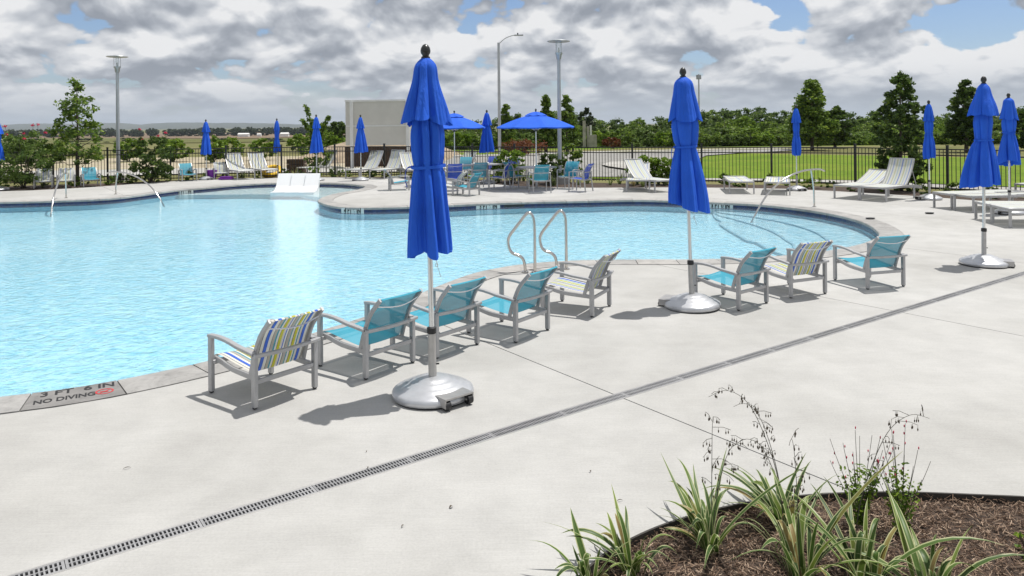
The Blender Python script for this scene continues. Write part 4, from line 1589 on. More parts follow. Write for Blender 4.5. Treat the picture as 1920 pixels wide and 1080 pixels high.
put_umbrella('D', 594, 338.5, 'widest loosely closed blue umbrella, behind the white pool loungers', 75, 190, 0.94)
put_umbrella('E', 520, 331, 'slim closed blue umbrella left of the leafy sapling', 30, 190, 0.90)
put_umbrella('D', 387, 337, 'loosely closed blue umbrella beside the purple tub', 130, 190, 0.89)
put_umbrella('C', -3, 357, 'closed blue umbrella cut off by the left edge', 60, -25, 0.90)


def open_umbrella(r):
    t = thing('open_umbrella', None, None)
    cv = M['canvas_blue']
    n = 8
    def dome(r0, r1, z0, z1, sag, name, parent, steps=7, val=0.02):
        mb = MB()
        rows = []
        for i in range(steps + 1):
            s = i / steps
            row = []
            for k in range(n):
                for q in range(4):
                    f = q / 4
                    a0, a1 = 2 * PI * k / n, 2 * PI * (k + 1) / n
                    rr = r0 + (r1 - r0) * s
                    p = Vector((math.cos(a0), math.sin(a0), 0)).lerp(Vector((math.cos(a1), math.sin(a1), 0)), f) * rr
                    z = z0 + (z1 - z0) * s + sag * math.sin(PI * s) - val * s * math.sin(PI * f)
                    row.append((p.x, p.y, z))
            row.append(row[0])
            rows.append(row)
        mb.sheet(rows)
        return mb.build(name, cv, parent, 12)
    c = dome(0.16, r, 2.36, 1.965, 0.03, 'canopy', t)
    dome(0.03, 0.36, 2.45, 2.335, 0.02, 'vent_cap', t)
    vl = MB()
    hem = []
    for k in range(n):
        a = 2 * PI * k / n
        b = 2 * PI * (k + 1) / n
        for f in (0, .25, .5, .75):
            p = Vector((math.cos(a), math.sin(a), 0)).lerp(Vector((math.cos(b), math.sin(b), 0)), f) * r
            hem.append((p, 1.965 - 0.02 * math.sin(PI * f)))
    hem.append(hem[0])
    vl.sheet([[(p.x, p.y, z) for p, z in hem], [(p.x * 0.995, p.y * 0.995, z - 0.035) for p, z in hem]])
    vl.build('hem', cv, c)
    for k in range(n):
        a = 2 * PI * k / n
        rb = MB().bar([(0.03 * math.cos(a), 0.03 * math.sin(a), 2.36), (r * 0.985 * math.cos(a), r * 0.985 * math.sin(a), 1.955)], 0.014, 0.018).build('rib', M['pole_white_metal'], t)
        MB().bar([(0.03 * math.cos(a), 0.03 * math.sin(a), 1.85), (r * 0.5 * math.cos(a), r * 0.5 * math.sin(a), 2.14)], 0.01, 0.014).build('strut', M['pole_white_metal'], rb)
    MB().tube([(0, 0, 0.0), (0, 0, 2.44)], 0.0195, 14).build('pole', M['pole_white_metal'], t, 40)
    MB().lathe([(0.045, 1.82), (0.05, 1.83), (0.05, 1.87), (0.03, 1.88)], 12).build('hub', M['black_plastic'], t, 40)
    MB().lathe([(0.02, 2.44), (0.028, 2.455), (0.018, 2.47), (0.034, 2.50), (0.028, 2.53), (0.004, 2.555)], 14).build('finial', M['finial_black'], t, 50)
    return t


o = open_umbrella(1.28)
o.location = TBL['B']
o.rotation_euler = (0, 0, 0.2)
tag(o, 'open blue umbrella over the right dining table, the wider of two', 'umbrella', 'open blue umbrellas')
o2 = open_umbrella(1.12)
o2.location = TBL['A']
o2.rotation_euler = (0, 0, 0.35)
tag(o2, 'open blue umbrella half hidden behind the nearest closed umbrella', 'umbrella', 'open blue umbrellas')

# ================================================================== RAILS
def tube_path(pts, r=0.0185, name='rail', parent=None, mat='steel', n=10):
    return MB().tube(catmull(pts, 0.03), r, n, up=(0.31, 0.11, 0.94) if False else (0.9, 0.43, 0.05)).build(name, M[mat], parent, 60)


def handrail(foot_px, post_px, top_z, over, label, group='steel handrails'):
    """arched rail: foot in the water, arch over to a post on the deck"""
    f = G(*foot_px, WATER_Z)
    p = G(*post_px)
    d = (p - f)
    d.z = 0
    L = d.length
    e = d.normalized()
    t = thing('handrail', label, 'handrail', p, 0, group)
    f, p0 = f - p, Vector((0, 0, 0))
    arch = [f - e * 0.25 + Vector((0, 0, -0.35)), f, f + e * L * 0.20 + Vector((0, 0, (top_z - f.z) * 0.46)), f + e * L * 0.48 + Vector((0, 0, (top_z - f.z) * 0.80)), f + e * L * 0.78 + Vector((0, 0, (top_z - f.z) * 0.97)),
            e * over * 0.4 + Vector((0, 0, top_z)), e * over + Vector((0, 0, top_z - 0.05))]
    tube_path(arch, 0.021, 'rail', t)
    tube_path([Vector((0, 0, 0)), e * -0.02 + Vector((0, 0, top_z * 0.5)), e * -0.10 + Vector((0, 0, top_z - 0.015))], 0.021, 'post', t)
    MB().lathe([(0.05, 0.0), (0.05, 0.010), (0.024, 0.022)], 16).build('flange', M['steel'], t, 40)
    return t


handrail((1415, 405), (1527, 388), 0.90, 0.36, 'arched steel handrail at the right end of the pool')
handrail((97, 391), (124, 371.5), 0.74, 0.22, 'arched steel handrail at far left in front of the striped chairs')
handrail((301, 374.5), (217, 364.5), 0.70, 0.40, 'long arched steel handrail beside the left lamp post')

# paired grab rails of the near ladder, shaped like a figure four
def grab_rail(base_px, back_px, label):
    post = G(*back_px)
    front = G(*base_px)
    d = front - post
    d.z = 0
    e = d.normalized()
    L = d.length
    t = thing('ladder_rail', label, 'ladder rail', post, 0, 'ladder rails')
    w = 0.30
    pts = [(0, -0.02), (0, 0.28), (0.005, 0.56), (0.03, 0.665), (0.085, 0.705), (0.15, 0.675), (0.30, 0.535), (0.405, 0.43), (0.43, 0.35), (0.405, 0.27), (0.345, 0.222), (0.245, 0.195), (0.185, 0.15), (0.16, 0.07), (0.158, -0.02)]
    wv = Vector((-1.0, 0.10, 0)).normalized()
    MB().tube([wv * x * 0.86 + Vector((0, 0, z * 1.17)) for x, z in [(p.x, p.y) for p in catmull([(a, b, 0) for a, b in pts], 0.012)]], 0.021, 12, up=(0.1, 1, 0.02)).build('tube', M['steel'], t, 60)
    for x in (0, 0.158):
        q = wv * x * 0.86
        MB().lathe([(0.05, 0.0), (0.05, 0.008), (0.026, 0.02)], 16, (q.x, q.y, 0.006)).build('flange', M['steel'], t, 40)
    return t


grab_rail((987, 509), (1003, 511), 'left of the two curved steel ladder rails at the near edge')
grab_rail((1043, 503), (1062, 505), 'right of the two curved steel ladder rails at the near edge')

# ================================================================== LAMPS, SCREEN, TOWER
def lamp_post(px, py, h, label):
    p = G(px, py)
    t = thing('lamp_post', label, 'lamp post', (p.x, p.y, -0.04), 0, 'disc lamp posts')
    lm = M['lamp_metal']
    MB().box((0, 0, 0.13), (0.62, 0.42, 0.26)).build('footing', M['road_concrete'], t)
    MB().lathe([(0.13, 0.26), (0.13, 0.29), (0.075, 0.31), (0.07, 1.2), (0.058, h - 0.62)], 18).build('pole', lm, t, 40)
    MB().lathe([(0.06, h - 0.66), (0.085, h - 0.63), (0.10, h - 0.50), (0.13, h - 0.46), (0.13, h - 0.42), (0.02, h - 0.41)], 18).build('neck', lm, t, 40)
    for k in range(4):
        a = PI / 4 + k * PI / 2
        MB().tube([(0.12 * math.cos(a), 0.12 * math.sin(a), h - 0.43), (0.12 * math.cos(a), 0.12 * math.sin(a), h - 0.06)], 0.009, 6).build('cage_rod', lm, t)
    g = MB().lathe([(0.075, h - 0.42), (0.08, h - 0.25), (0.075, h - 0.08)], 16).build('lamp_glass', M['lamp_glass'], t, 60)
    MB().lathe([(0.02, h - 0.42), (0.03, h - 0.36), (0.028, h - 0.28), (0.005, h - 0.25)], 10).build('bulb', M['plate_white'], t, 60)
    MB().lathe([(0.10, h - 0.085), (0.36, h - 0.055), (0.40, h - 0.035), (0.39, h - 0.02), (0.2, h + 0.005), (0.12, h + 0.03), (0.02, h + 0.035)], 28).build('disc', lm, t, 40)
    return t


lamp_post(222, 339, 4.93, 'grey disc-topped lamp post at left beside the young tree')
lamp_post(1050, 345, 4.95, 'grey disc-topped lamp post behind the right dining table')


def street_light():
    b = at(937, 300, 52)
    t = thing('street_light', 'tall grey street light with a curved arm, beyond the fence', 'street light', (b.x, 52, gz(0, 52)))
    top = at(936, 80, 52).z - gz(0, 52)
    MB().lathe([(0.16, 0), (0.16, 0.05), (0.115, 0.1), (0.085, top)], 14).build('pole', M['lamp_metal'], t, 40)
    s = 52 / FPX
    MB().tube(catmull([(0, 0, top - 0.1), (12 * s, 0, top + 0.28), (24 * s, 0, top + 0.46), (30 * s, 0, top + 0.5)], 0.05), 0.03, 8, up=(0, 1, 0)).build('arm', M['lamp_metal'], t, 60)
    hd = MB().box((38 * s, 0, top + 0.5), (0.62, 0.25, 0.07)).build('lamp_head', M['lamp_metal'], t)
    MB().lathe([(0.04, 0), (0.05, 0.1), (0.03, 0.13)], 10, (36 * s, 0, top + 0.53)).build('sensor', M['black_plastic'], hd)


street_light()


def cell_tower():
    Y = 620
    b = at(1311, 240, Y)
    z0 = gz(0, Y)
    top = at(1310.5, 139, Y).z - z0
    t = thing('cell_tower', 'slim grey antenna mast rising far behind the wood', 'mast', (b.x, Y, z0))
    MB().lathe([(0.9, 0), (0.55, top)], 10).build('mast', M['lamp_metal'], t, 40)
    for k in range(9):
        a = 2 * PI * k / 9
        MB().box((1.7 * math.cos(a), 1.7 * math.sin(a), top - 2.4), (0.7, 0.7, 3.6), Matrix.Rotation(a, 3, 'Z')).build('antenna', M['lamp_metal'], t)
    MB().lathe([(1.6, top - 3.4), (1.75, top - 3.2), (1.75, top - 2.9), (1.6, top - 2.8)], 16).build('platform', M['lamp_metal'], t)


cell_tower()


def screen():
    Y = 37.5
    z0 = gz(0, Y)
    a, b = at(660, 311, Y), at(765, 311, Y)
    t = thing('outdoor_screen', 'big beige panelled outdoor screen wall on two white posts beyond the fence', 'screen', (a.x, Y, z0))
    w = b.x - a.x
    s = Y / FPX
    top = at(700, 189, Y).z - z0
    lo = at(700, 273, Y).z - z0
    mid = at(700, 236, Y).z - z0
    xl, xr = -12 * s, w + 4 * s
    MB().box(((xl + xr) / 2, 0.2, (mid + top) / 2 + .01), (xr - xl, 0.22, top - mid - 0.05)).build('panel', M['screen_panel'], t)
    MB().box(((xl + xr) / 2, 0.2, (mid + lo) / 2 - .01), (xr - xl, 0.22, mid - lo - 0.05)).build('panel', M['screen_panel'], t)
    MB().box(((xl + xr) / 2, 0.19, mid), (xr - xl - .02, 0.25, 0.06)).build('trim', M['screen_trim'], t)
    MB().box(((xl + xr) / 2, 0.19, top + 0.01), (xr - xl + .05, 0.29, 0.09)).build('trim', M['screen_trim'], t)
    for x in (0.0, w):
        MB().box((x, 0.03, top / 2 - 0.02), (0.16, 0.16, top - 0.08)).build('post', M['screen_trim'], t)
    MB().box((w / 2, 0.75, lo / 2), (w + 1.0, 0.12, lo * 0.86)).build('gap_shade_board', M['wood_dark'], t)  # dark board added to stand for the shade in the gap below the panels


screen()

# earth bank and timber planter behind the fence, tub, float
def bank():
    mb = MB()
    rnd = random.Random(8)
    rows = []
    c = at(668, 285, 47)
    for i in range(9):
        s = i / 8
        row = []
        for j in range(25):
            u = j / 24
            h = 1.25 * math.sin(PI * min(1, s * 0.9)) ** 0.8 * math.sin(PI * u) ** 0.5 * (1 + rnd.uniform(-.12, .12))
            row.append((c.x - 3.6 + 9.6 * u + rnd.uniform(-.1, .1), 43 + 12 * s, -0.12 + h))
        rows.append(row)
    mb.sheet(rows)
    struct(mb.build('earth_bank', M['dirt_bank'], smooth=180))


bank()
p = at(556, 322, 34)
t = thing('timber_box', 'dark timber box behind the fence under the leafy sapling', 'box', (p.x, 34, -0.1))
for z in (0.12, 0.35, 0.58):
    MB().box((0, 0, z), (0.75, 0.5, 0.21)).build('plank', M['wood_dark'], t)
p = G(397, 336)
t = thing('tub', 'purple plastic tub between the umbrella and the pale striped chair', 'tub', p)
MB().lathe([(0.12, 0.0), (0.14, 0.02), (0.20, 0.22), (0.21, 0.34), (0.23, 0.36), (0.20, 0.35), (0.17, 0.06), (0.01, 0.05)], 20).build('bucket', M['purple_plastic'], t, 50)
p = G(424, 337)
t = thing('folded_towel', 'purple folded towel on the deck under the pale striped chair', 'towel', p)
MB().box((0, 0, 0.05), (0.5, 0.3, 0.07)).box((0.02, 0.01, 0.11), (0.44, 0.26, 0.04)).build('towel', M['purple_plastic'], t)
p = G(505, 332)
t = thing('pool_float', 'yellow inflatable float lying behind the second lounger', 'float', p + Vector((0, 0.3, 0)))
ring = [(0.34 * math.cos(2 * PI * k / 24), 0.34 * math.sin(2 * PI * k / 24), 0.22 + 0.16 * math.sin(2 * PI * k / 24)) for k in range(24)]
MB().sweep(ring, [(0.1 * math.cos(2 * PI * k / 10), 0.1 * math.sin(2 * PI * k / 10)) for k in range(10)], closed=True).build('ring', M['yellow_plastic'], t, 180)

# ================================================================== TREES AND PLANTS
def leaves_mesh(name, centers, radii, counts, size, mat, seed, flat_=0.0, aspect=0.55, extra_mats=()):
    """many leaf-sized faces gathered in clumps"""
    rs = np.random.RandomState(seed)
    P = []
    for c, r, k in zip(centers, radii, counts):
        d = rs.normal(0, 1, (k, 3))
        d /= np.linalg.norm(d, axis=1)[:, None] + 1e-9
        d *= (rs.uniform(0, 1, (k, 1)) ** 0.45) * r
        d[:, 2] *= 0.75
        P.append(d + np.array(c))
    P = np.concatenate(P)
    n = len(P)
    a = rs.normal(0, 1, (n, 3))
    a[:, 2] *= 0.6
    a[:, 2] -= 0.15
    a /= np.linalg.norm(a, axis=1)[:, None]
    b = rs.normal(0, 1, (n, 3))
    b -= (b * a).sum(1)[:, None] * a
    b /= np.linalg.norm(b, axis=1)[:, None]
    s = size * rs.uniform(0.6, 1.3, (n, 1))
    v = np.stack([P - a * s, P + b * s * aspect, P + a * s, P - b * s * aspect], 1).reshape(-1, 3)
    me = bpy.data.meshes.new(name)
    me.vertices.add(4 * n)
    me.vertices.foreach_set('co', v.astype(np.float32).ravel())
    me.loops.add(4 * n)
    me.loops.foreach_set('vertex_index', np.arange(4 * n, dtype=np.int32))
    me.polygons.add(n)
    me.polygons.foreach_set('loop_start', np.arange(0, 4 * n, 4, dtype=np.int32))
    me.polygons.foreach_set('loop_total', np.full(n, 4, dtype=np.int32))
    me.materials.append(mat)
    me.update(calc_edges=True)
    me.validate()
    return me


def crown_pts(shape, h0, h1, rad, n, seed):
    """clump centres spread through the crown's volume, mostly towards its outside"""
    rs = random.Random(seed)
    pr = {'cone': lambda t: (1 - t) ** 0.8 * (0.55 + 0.45 * min(1, t / 0.18)) + 0.04,
          'egg': lambda t: max(0.08, math.sin(PI * min(1, t ** 0.75 * 0.93 + 0.05)) ** 0.75),
          'round': lambda t: max(0.1, math.sqrt(max(0, 1 - (2 * t - 1) ** 2))),
          'column': lambda t: (0.62 + 0.38 * math.sin(PI * min(1, t * 1.15 + 0.1))) * (1 - t ** 5) + 0.05,
          'vase': lambda t: 0.35 + 0.65 * math.sin(PI * min(1, 0.15 + t * 0.7))}[shape]
    lobes = [(rs.uniform(0, 2 * PI), rs.uniform(0.1, 0.9), rs.uniform(0.55, 1.45)) for _ in range(10)]
    C, Rr = [], []
    while len(C) < n:
        t = rs.random()
        if rs.random() > pr(t) + 0.15:
            continue
        a = rs.uniform(0, 2 * PI)
        g = 1.0
        for la, lt, lg in lobes:
            d = abs((a - la + PI) % (2 * PI) - PI) / 0.7 + abs(t - lt) / 0.22
            if d < 1:
                g *= 1 + (lg - 1) * (1 - d)
        r = rad * pr(t) * g * rs.uniform(0.0, 1) ** 0.42
        C.append((r * math.cos(a), r * math.sin(a), h0 + (h1 - h0) * t))
        Rr.append(rad * rs.uniform(0.10, 0.25))
    return C, Rr


def trunk_mesh(h, r, C, nb, seed, lean=0.0):
    rs = random.Random(seed)
    mb = MB()
    ax = [(lean * s * s + rs.uniform(-.02, .02) * h * 0.15, rs.uniform(-.02, .02) * h * 0.15, h * s - 0.08) for s in (0, .15, .3, .5, .7, .88, 1)]
    ax[0] = (0, 0, -0.1)
    mb.tube(ax, r, 8, up=(0, 1, 0), scale=[1.25, 1.0, .9, .72, .52, .32, .12])
    for k in range(nb):
        c = Vector(C[rs.randrange(len(C))])
        s = rs.uniform(0.25, 0.75)
        z = max(h * 0.15, min(c.z * 0.8, h * 0.9))
        b = Vector((0, 0, z))
        m = b.lerp(c, 0.5) + Vector((0, 0, -0.05 * h * rs.random()))
        mb.tube([b, m, c], r * 0.38, 5, up=(0.3, 0.9, 0.1), scale=[1, .65, .2])
    return mb


def tree_thing(name, label, cat, loc, shape, h, rad, h0, n, k, leaf, mat, seed, trunk_r=0.05, group=None, nb=12, lean=0.0, crown='crown', trunk='trunk'):
    t = thing(name, label, cat, loc, 0, group)
    C, Rr = crown_pts(shape, h0, h, rad, n, seed)
    link(crown, leaves_mesh(crown, C, Rr, [k] * n, leaf, M[mat], seed), t)
    trunk_mesh(h * 0.93, trunk_r, C, nb, seed + 1, lean).build(trunk, M['bark'], t, 60)
    return t


def on_land(px, Y):
    p = at(px, 300, Y)
    return Vector((p.x, Y, gz(p.x, Y)))


def top_z(px, py, Y):
    return at(px, py, Y).z


# young trees inside the fence
b = G(146, 346)
t = tree_thing('young_tree', 'young green tree with a pointed loose crown beside the left lamp post', 'tree', (b.x, b.y, -0.03), 'cone', 4.05, 1.15, 0.85, 92, 38, 0.068, 'leaf_mid', 3, 0.05, nb=26)
b = G(572, 333)
t = thing('sapling', 'leafy sapling with thin upright shoots behind the widest closed umbrella', 'tree', (b.x, b.y + 1.8, -0.05))
rs = random.Random(7)
C, Rr = crown_pts('egg', 0.35, 1.75, 0.68, 60, 7)
for k in range(88):
    q = k % 4
    s = (k // 4 + rs.random()) / 22
    a = [2.6, 0.5, 3.6, 1.3][q]
    hh = [3.05, 2.55, 2.4, 1.95][q]
    C.append((s * 0.62 * math.cos(a) * (0.5 + 0.5 * s), 0.35 * s * math.sin(a), 1.3 + (hh - 1.3) * s))
    Rr.append(0.19 - 0.08 * s)
link('crown', leaves_mesh('crown', C, Rr, [20] * len(C), 0.07, M['leaf_mid'], 12), t)
trunk_mesh(1.7, 0.035, C, 20, 4).build('trunk', M['bark'], t, 60)
# bushy evergreen at right, inside the fence
b = G(1690, 357)
tree_thing('evergreen', 'tall bushy evergreen behind the raised striped lounger at right', 'tree', (b.x, b.y, -0.03), 'column', 3.62, 0.68, 0.25, 180, 56, 0.064, 'leaf_dark', 15, 0.05, nb=20)

# trees just beyond the fence
def far_tree(name, label, px, top_py, Y, shape, rad_px, mat, seed, n=110, k=42, leaf=0.17, group=None, h0f=0.12):
    p = on_land(px, Y)
    h = top_z(px, top_py, Y) - p.z
    return tree_thing(name, label, 'tree', p, shape, h, rad_px * Y / FPX, h * h0f, n, k, leaf, mat, seed, 0.12, group)


far_tree('oak_tree', 'large cone-shaped green tree left of the bushy evergreen', 1523, 150, 56, 'cone', 50, 'leaf_mid', 41, 190, 60, 0.13)
far_tree('oak_tree', 'rounder dark tree touching the right side of the cone-shaped tree', 1566, 200, 60, 'egg', 30, 'leaf_dark', 42, 110, 50, 0.14)
far_tree('oak_tree', 'tall dark pointed tree behind the closed umbrellas at right', 1812, 148, 50, 'cone', 42, 'leaf_dark', 43, 170, 56, 0.13)
far_tree('oak_tree', 'dark tree at the right edge behind the rear closed umbrella', 1925, 205, 52, 'egg', 34, 'leaf_dark', 44, 120, 46, 0.14)
far_tree('oak_tree', 'narrow pointed tree right of the street light pole', 950, 194, 58, 'cone', 21, 'leaf_mid', 45, 100, 46, 0.13)
far_tree('oak_tree', 'pointed tree behind the top of the right open umbrella', 1024, 180, 56, 'cone', 25, 'leaf_mid', 46, 120, 48, 0.13)
far_tree('oak_tree', 'pointed tree right behind the disc lamp post', 1064, 179, 55, 'cone', 24, 'leaf_mid', 47, 120, 48, 0.13)
far_tree('bare_crowned_tree', 'darker round tree standing out left of the wood edge', 1099, 204, 100, 'round', 17, 'leaf_far', 48, 60, 40, 0.22)

# the wood behind the lawn: each tree its own object, a few crowns shared
variants = []
for i, (shape, mat, rad, h) in enumerate((('round', 'leaf_mid', 3.1, 6.0), ('egg', 'leaf_dark', 2.7, 6.6), ('round', 'leaf_olive', 2.9, 5.6), ('egg', 'leaf_mid', 3.3, 6.3), ('round', 'leaf_dark', 3.4, 6.1), ('round', 'leaf_bright', 2.6, 4.9))):
    C, Rr = crown_pts(shape, h * 0.08, h, rad, 85, 60 + i)
    variants.append((leaves_mesh('crown', C, Rr, [46] * 85, 0.20, M[mat], 60 + i), trunk_mesh(h * 0.8, 0.13, C, 9, 70 + i).mesh('trunk', M['bark'], 60), h))
sky_line = [(560, 232), (640, 231), (760, 236), (830, 232), (900, 222), (1000, 214), (1090, 214), (1130, 222), (1200, 222), (1250, 221), (1310, 206), (1350, 207), (1400, 203), (1440, 202), (1480, 210), (1560, 214), (1620, 214), (1700, 215), (1800, 214), (1900, 206), (2050, 206), (2200, 204)]
rs = random.Random(19)


def sky_y(px):
    for (xa, ya), (xb, yb) in zip(sky_line, sky_line[1:]):
        if xa <= px <= xb:
            return ya + (yb - ya) * (px - xa) / (xb - xa)
    return 212


cnt = 0
for row, (Y, drop, sp) in enumerate(((128, 0, 36), (112, 8, 38), (96, 20, 40), (84, 33, 44))):
    px = 770 + rs.uniform(0, 20) if row < 2 else 800
    while px < 2120:
        yy = sky_y(px) + drop + rs.uniform(-3, 6)
        p = on_land(px, Y + rs.uniform(-4, 4))
        vi = rs.choice((0, 0, 1, 1, 2, 3, 3, 4, 4)) if row < 2 else rs.choice((0, 2, 3, 5, 0, 1))
        cm, tm, h = variants[vi]
        hh = max(1.2, top_z(px, yy, p.y) - p.z)
        t = thing('wood_tree', 'broad leafy tree within the dense wood behind the lawn and road', 'tree', p, rs.uniform(0, 6.28), 'trees of the wood behind the lawn')
        s = hh / h
        t.scale = (max(.75, s) * rs.uniform(0.85, 1.12),) * 2 + (s,)
        link('crown', cm, t)
        link('trunk', tm, t)
        px += sp * rs.uniform(0.7, 1.25)
        cnt += 1

# dark trees and green hedge left of the screen
for k, (px, top, Y, rp, m_, lab) in enumerate(((606, 233, 75, 22, 'leaf_dark', 'dark round tree left of the screen, behind the sapling'), (634, 229, 72, 20, 'leaf_dark', 'dark round tree touching the left side of the screen'), (790, 240, 70, 26, 'leaf_mid', 'green tree showing right of the nearest umbrella'))):
    far_tree('dark_tree', lab, px, top, Y, 'round', rp, m_, 90 + k, 70, 40, 0.17)

# shrubs: bright rounded bushes outside the fence and flowering shrubs inside
def shrub(name, label, loc, h, rad, mat, seed, n=46, k=34, leaf=0.07, shape='round', group=None, flowers=0, stems=7):
    t = thing(name, label, 'shrub', loc, 0, group)
    C, Rr = crown_pts(shape, h * 0.14, h, rad, n, seed)
    link('foliage', leaves_mesh('foliage', C, Rr, [k] * n, leaf, M[mat], seed), t)
    rs = random.Random(seed)
    mb = MB()
    for q in range(stems):
        c = Vector(C[rs.randrange(len(C))])
        mb.tube([(rs.uniform(-.06, .06), rs.uniform(-.06, .06), -0.05), (c.x * .35, c.y * .35, c.z * .5), c], 0.016, 5, up=(0.2, 0.9, 0.1), scale=[1, .7, .25])
    mb.build('stem', M['bark'], t)
    tops = sorted(C, key=lambda c: -c[2] - rs.uniform(0, h * 0.5))
    for q in range(flowers):
        c = tops[q]
        top = Vector((c[0] * 1.1, c[1] * 1.1, c[2] + rs.uniform(0.1, 0.42)))
        fm = leaves_mesh('blossom', [tuple(top)], [0.06], [26], 0.026, M['petal_red'], seed + q, aspect=0.8)
        link('blossom', fm, t)
        MB().tube([c, (Vector(c) + top) / 2 + Vector((0.02, 0, 0)), top], 0.006, 4, up=(0.3, .9, 0)).build('flower_stem', M['bark'], t)
    return t


b = G(44, 353)
shrub('flowering_shrub', 'large olive green shrub with red blossoms at the far left', (b.x, b.y, -0.04), 1.95, 0.98, 'leaf_olive', 101, 100, 46, 0.06, 'vase', None, 8, 16)
b = G(285, 342)
shrub('flowering_shrub', 'dark shrub with a few red blossoms right of the left lamp post', (b.x, b.y, -0.04), 1.72, 0.80, 'leaf_dark', 104, 85, 46, 0.06, 'vase', None, 4, 14)
b = G(955, 343)
shrub('round_shrub', 'bright green shrub behind the middle dining table', (b.x, b.y, -0.04), 1.22, 0.62, 'leaf_bright', 107, 56, 40, 0.055)
b = G(1032, 345)
shrub('round_shrub', 'darker loose shrub left of the right lamp post foot', (b.x, b.y, -0.04), 1.08, 0.52, 'leaf_dark', 108, 46, 36, 0.055)
b = G(1068, 343)
shrub('round_shrub', 'green shrub hugging the right side of the lamp post', (b.x, b.y, -0.04), 1.38, 0.45, 'leaf_mid', 109, 46, 36, 0.055)
b = G(1197, 345.5)
shrub('round_shrub', 'bright green shrub behind the raised lounger in front of the fence', (b.x + .3, b.y, -0.04), 0.98, 0.62, 'leaf_bright', 110, 56, 40, 0.055)
b = G(1245, 346)
shrub('round_shrub', 'bright green shrub half hidden behind the middle umbrella hem', (b.x, b.y, -0.04), 0.98, 0.5, 'leaf_bright', 111, 46, 38, 0.055)
hz = [(240, 48, 262, 26, 'bright rounded bush outside the fence right of the left lamp post'), (325, 47, 263, 30, 'bright bush outside the fence behind the dark flowering shrub'), (400, 45, 258, 26, 'bright bush outside the fence behind the umbrella by the tub'),
      (432, 46, 260, 28, 'bright bush outside the fence above the pale loungers'), (495, 48, 261, 24, 'bright bush outside the fence just left of the slim umbrella'), (30, 46, 268, 34, 'pale green bush behind the large flowering shrub'), (100, 47, 272, 26, 'bush outside the fence behind the young tree trunk'),
      (610, 60, 248, 26, 'bright hedge bush left of the screen'), (565, 62, 252, 24, 'bright hedge bush behind the leafy sapling')]
for k, (px, Y, top, rp, lab) in enumerate(hz):
    p = on_land(px, Y)
    h = top_z(px, top, Y) - p.z
    shrub('rounded_bush', lab, p, h, rp * Y / FPX, 'leaf_bright' if k not in (5, 6) else 'leaf_olive', 120 + k, 60, 40, 0.10)
# bushes at the road side, with a stone sign wall among them
ORD = 'leftmost second third fourth fifth sixth seventh eighth ninth tenth eleventh twelfth thirteenth fourteenth fifteenth sixteenth'.split()
hz = [(860, 66, 250, 32), (905, 66, 252, 34), (985, 64, 250, 30), (1130, 76, 246, 26), (1165, 74, 243, 26), (1215, 72, 242, 32), (1255, 70, 246, 26), (1335, 82, 250, 24), (1380, 80, 252, 24), (1430, 80, 254, 24), (1600, 78, 252, 26), (1660, 76, 250, 26), (1730, 72, 248, 30), (1770, 70, 250, 30), (1860, 66, 250, 34), (1930, 62, 254, 34)]
for k, (px, Y, top, rp) in enumerate(hz):
    p = on_land(px, Y)
    h = top_z(px, top, Y) - p.z
    shrub('roadside_bush', ORD[k] + ' rounded bush from the left at the foot of the wood', p, max(h, .6), rp * Y / FPX, ('leaf_bright', 'leaf_mid', 'leaf_olive')[k % 3], 140 + k, 50, 40, 0.14, group='bushes at the foot of the wood')
p = on_land(1148, 66)
shrub('russet_bush', 'reddish brown bush beside the stone sign wall beyond the road', p, top_z(1148, 258, 66) - p.z, 0.85, 'leaf_russet', 171, 36, 34, 0.10)
p = on_land(985, 52)
shrub('russet_bush', 'low dark reddish hedge behind the dining umbrellas beyond the fence', p, top_z(985, 266, 52) - p.z, 1.9, 'leaf_russet', 172, 46, 34, 0.09)
p = on_land(1105, 68)
t = thing('stone_sign', 'pale stone entrance sign wall among bushes beyond the road', 'stone sign', p)
s = 68 / FPX
MB().box((-9 * s, 0, 1.1 + 0.15), (5 * s, 0.4, 2.5)).build('pillar', M['stone_pale'], t)
MB().box((-2 * s, 0.05, 1.0), (4 * s, 0.35, 2.0)).build('pillar', M['stone_pale'], t)
MB().box((3.2 * s, 0.0, 1.05), (3 * s, 0.35, 2.1)).build('pillar', M['roof_white'], t)
MB().box((6 * s, 0.05, 0.6), (16 * s, 0.5, 1.2)).build('low_wall', M['stone_pale'], t)

# low plants in the planting strip
def grass_clump(seed, n, ln, w):
    rs = random.Random(seed)
    me = MB()
    for k in range(n):
        a = rs.uniform(0, 2 * PI)
        L = ln * rs.uniform(0.6, 1.15)
        d = Vector((math.cos(a), math.sin(a), 0))
        sd = Vector((-d.y, d.x, 0))
        lean = rs.uniform(0.2, 1.1)
        rows = []
        for i in range(5):
            s = i / 4
            c = d * (0.03 + L * 0.55 * lean * s ** 1.4) + Vector((0, 0, L * (s - 0.42 * lean * s * s)))
            ww = w * (1 - s ** 2.5) + 0.001
            rows.append([tuple(c - sd * ww), tuple(c), tuple(c + sd * ww)])
        me.sheet(rows)
    return me


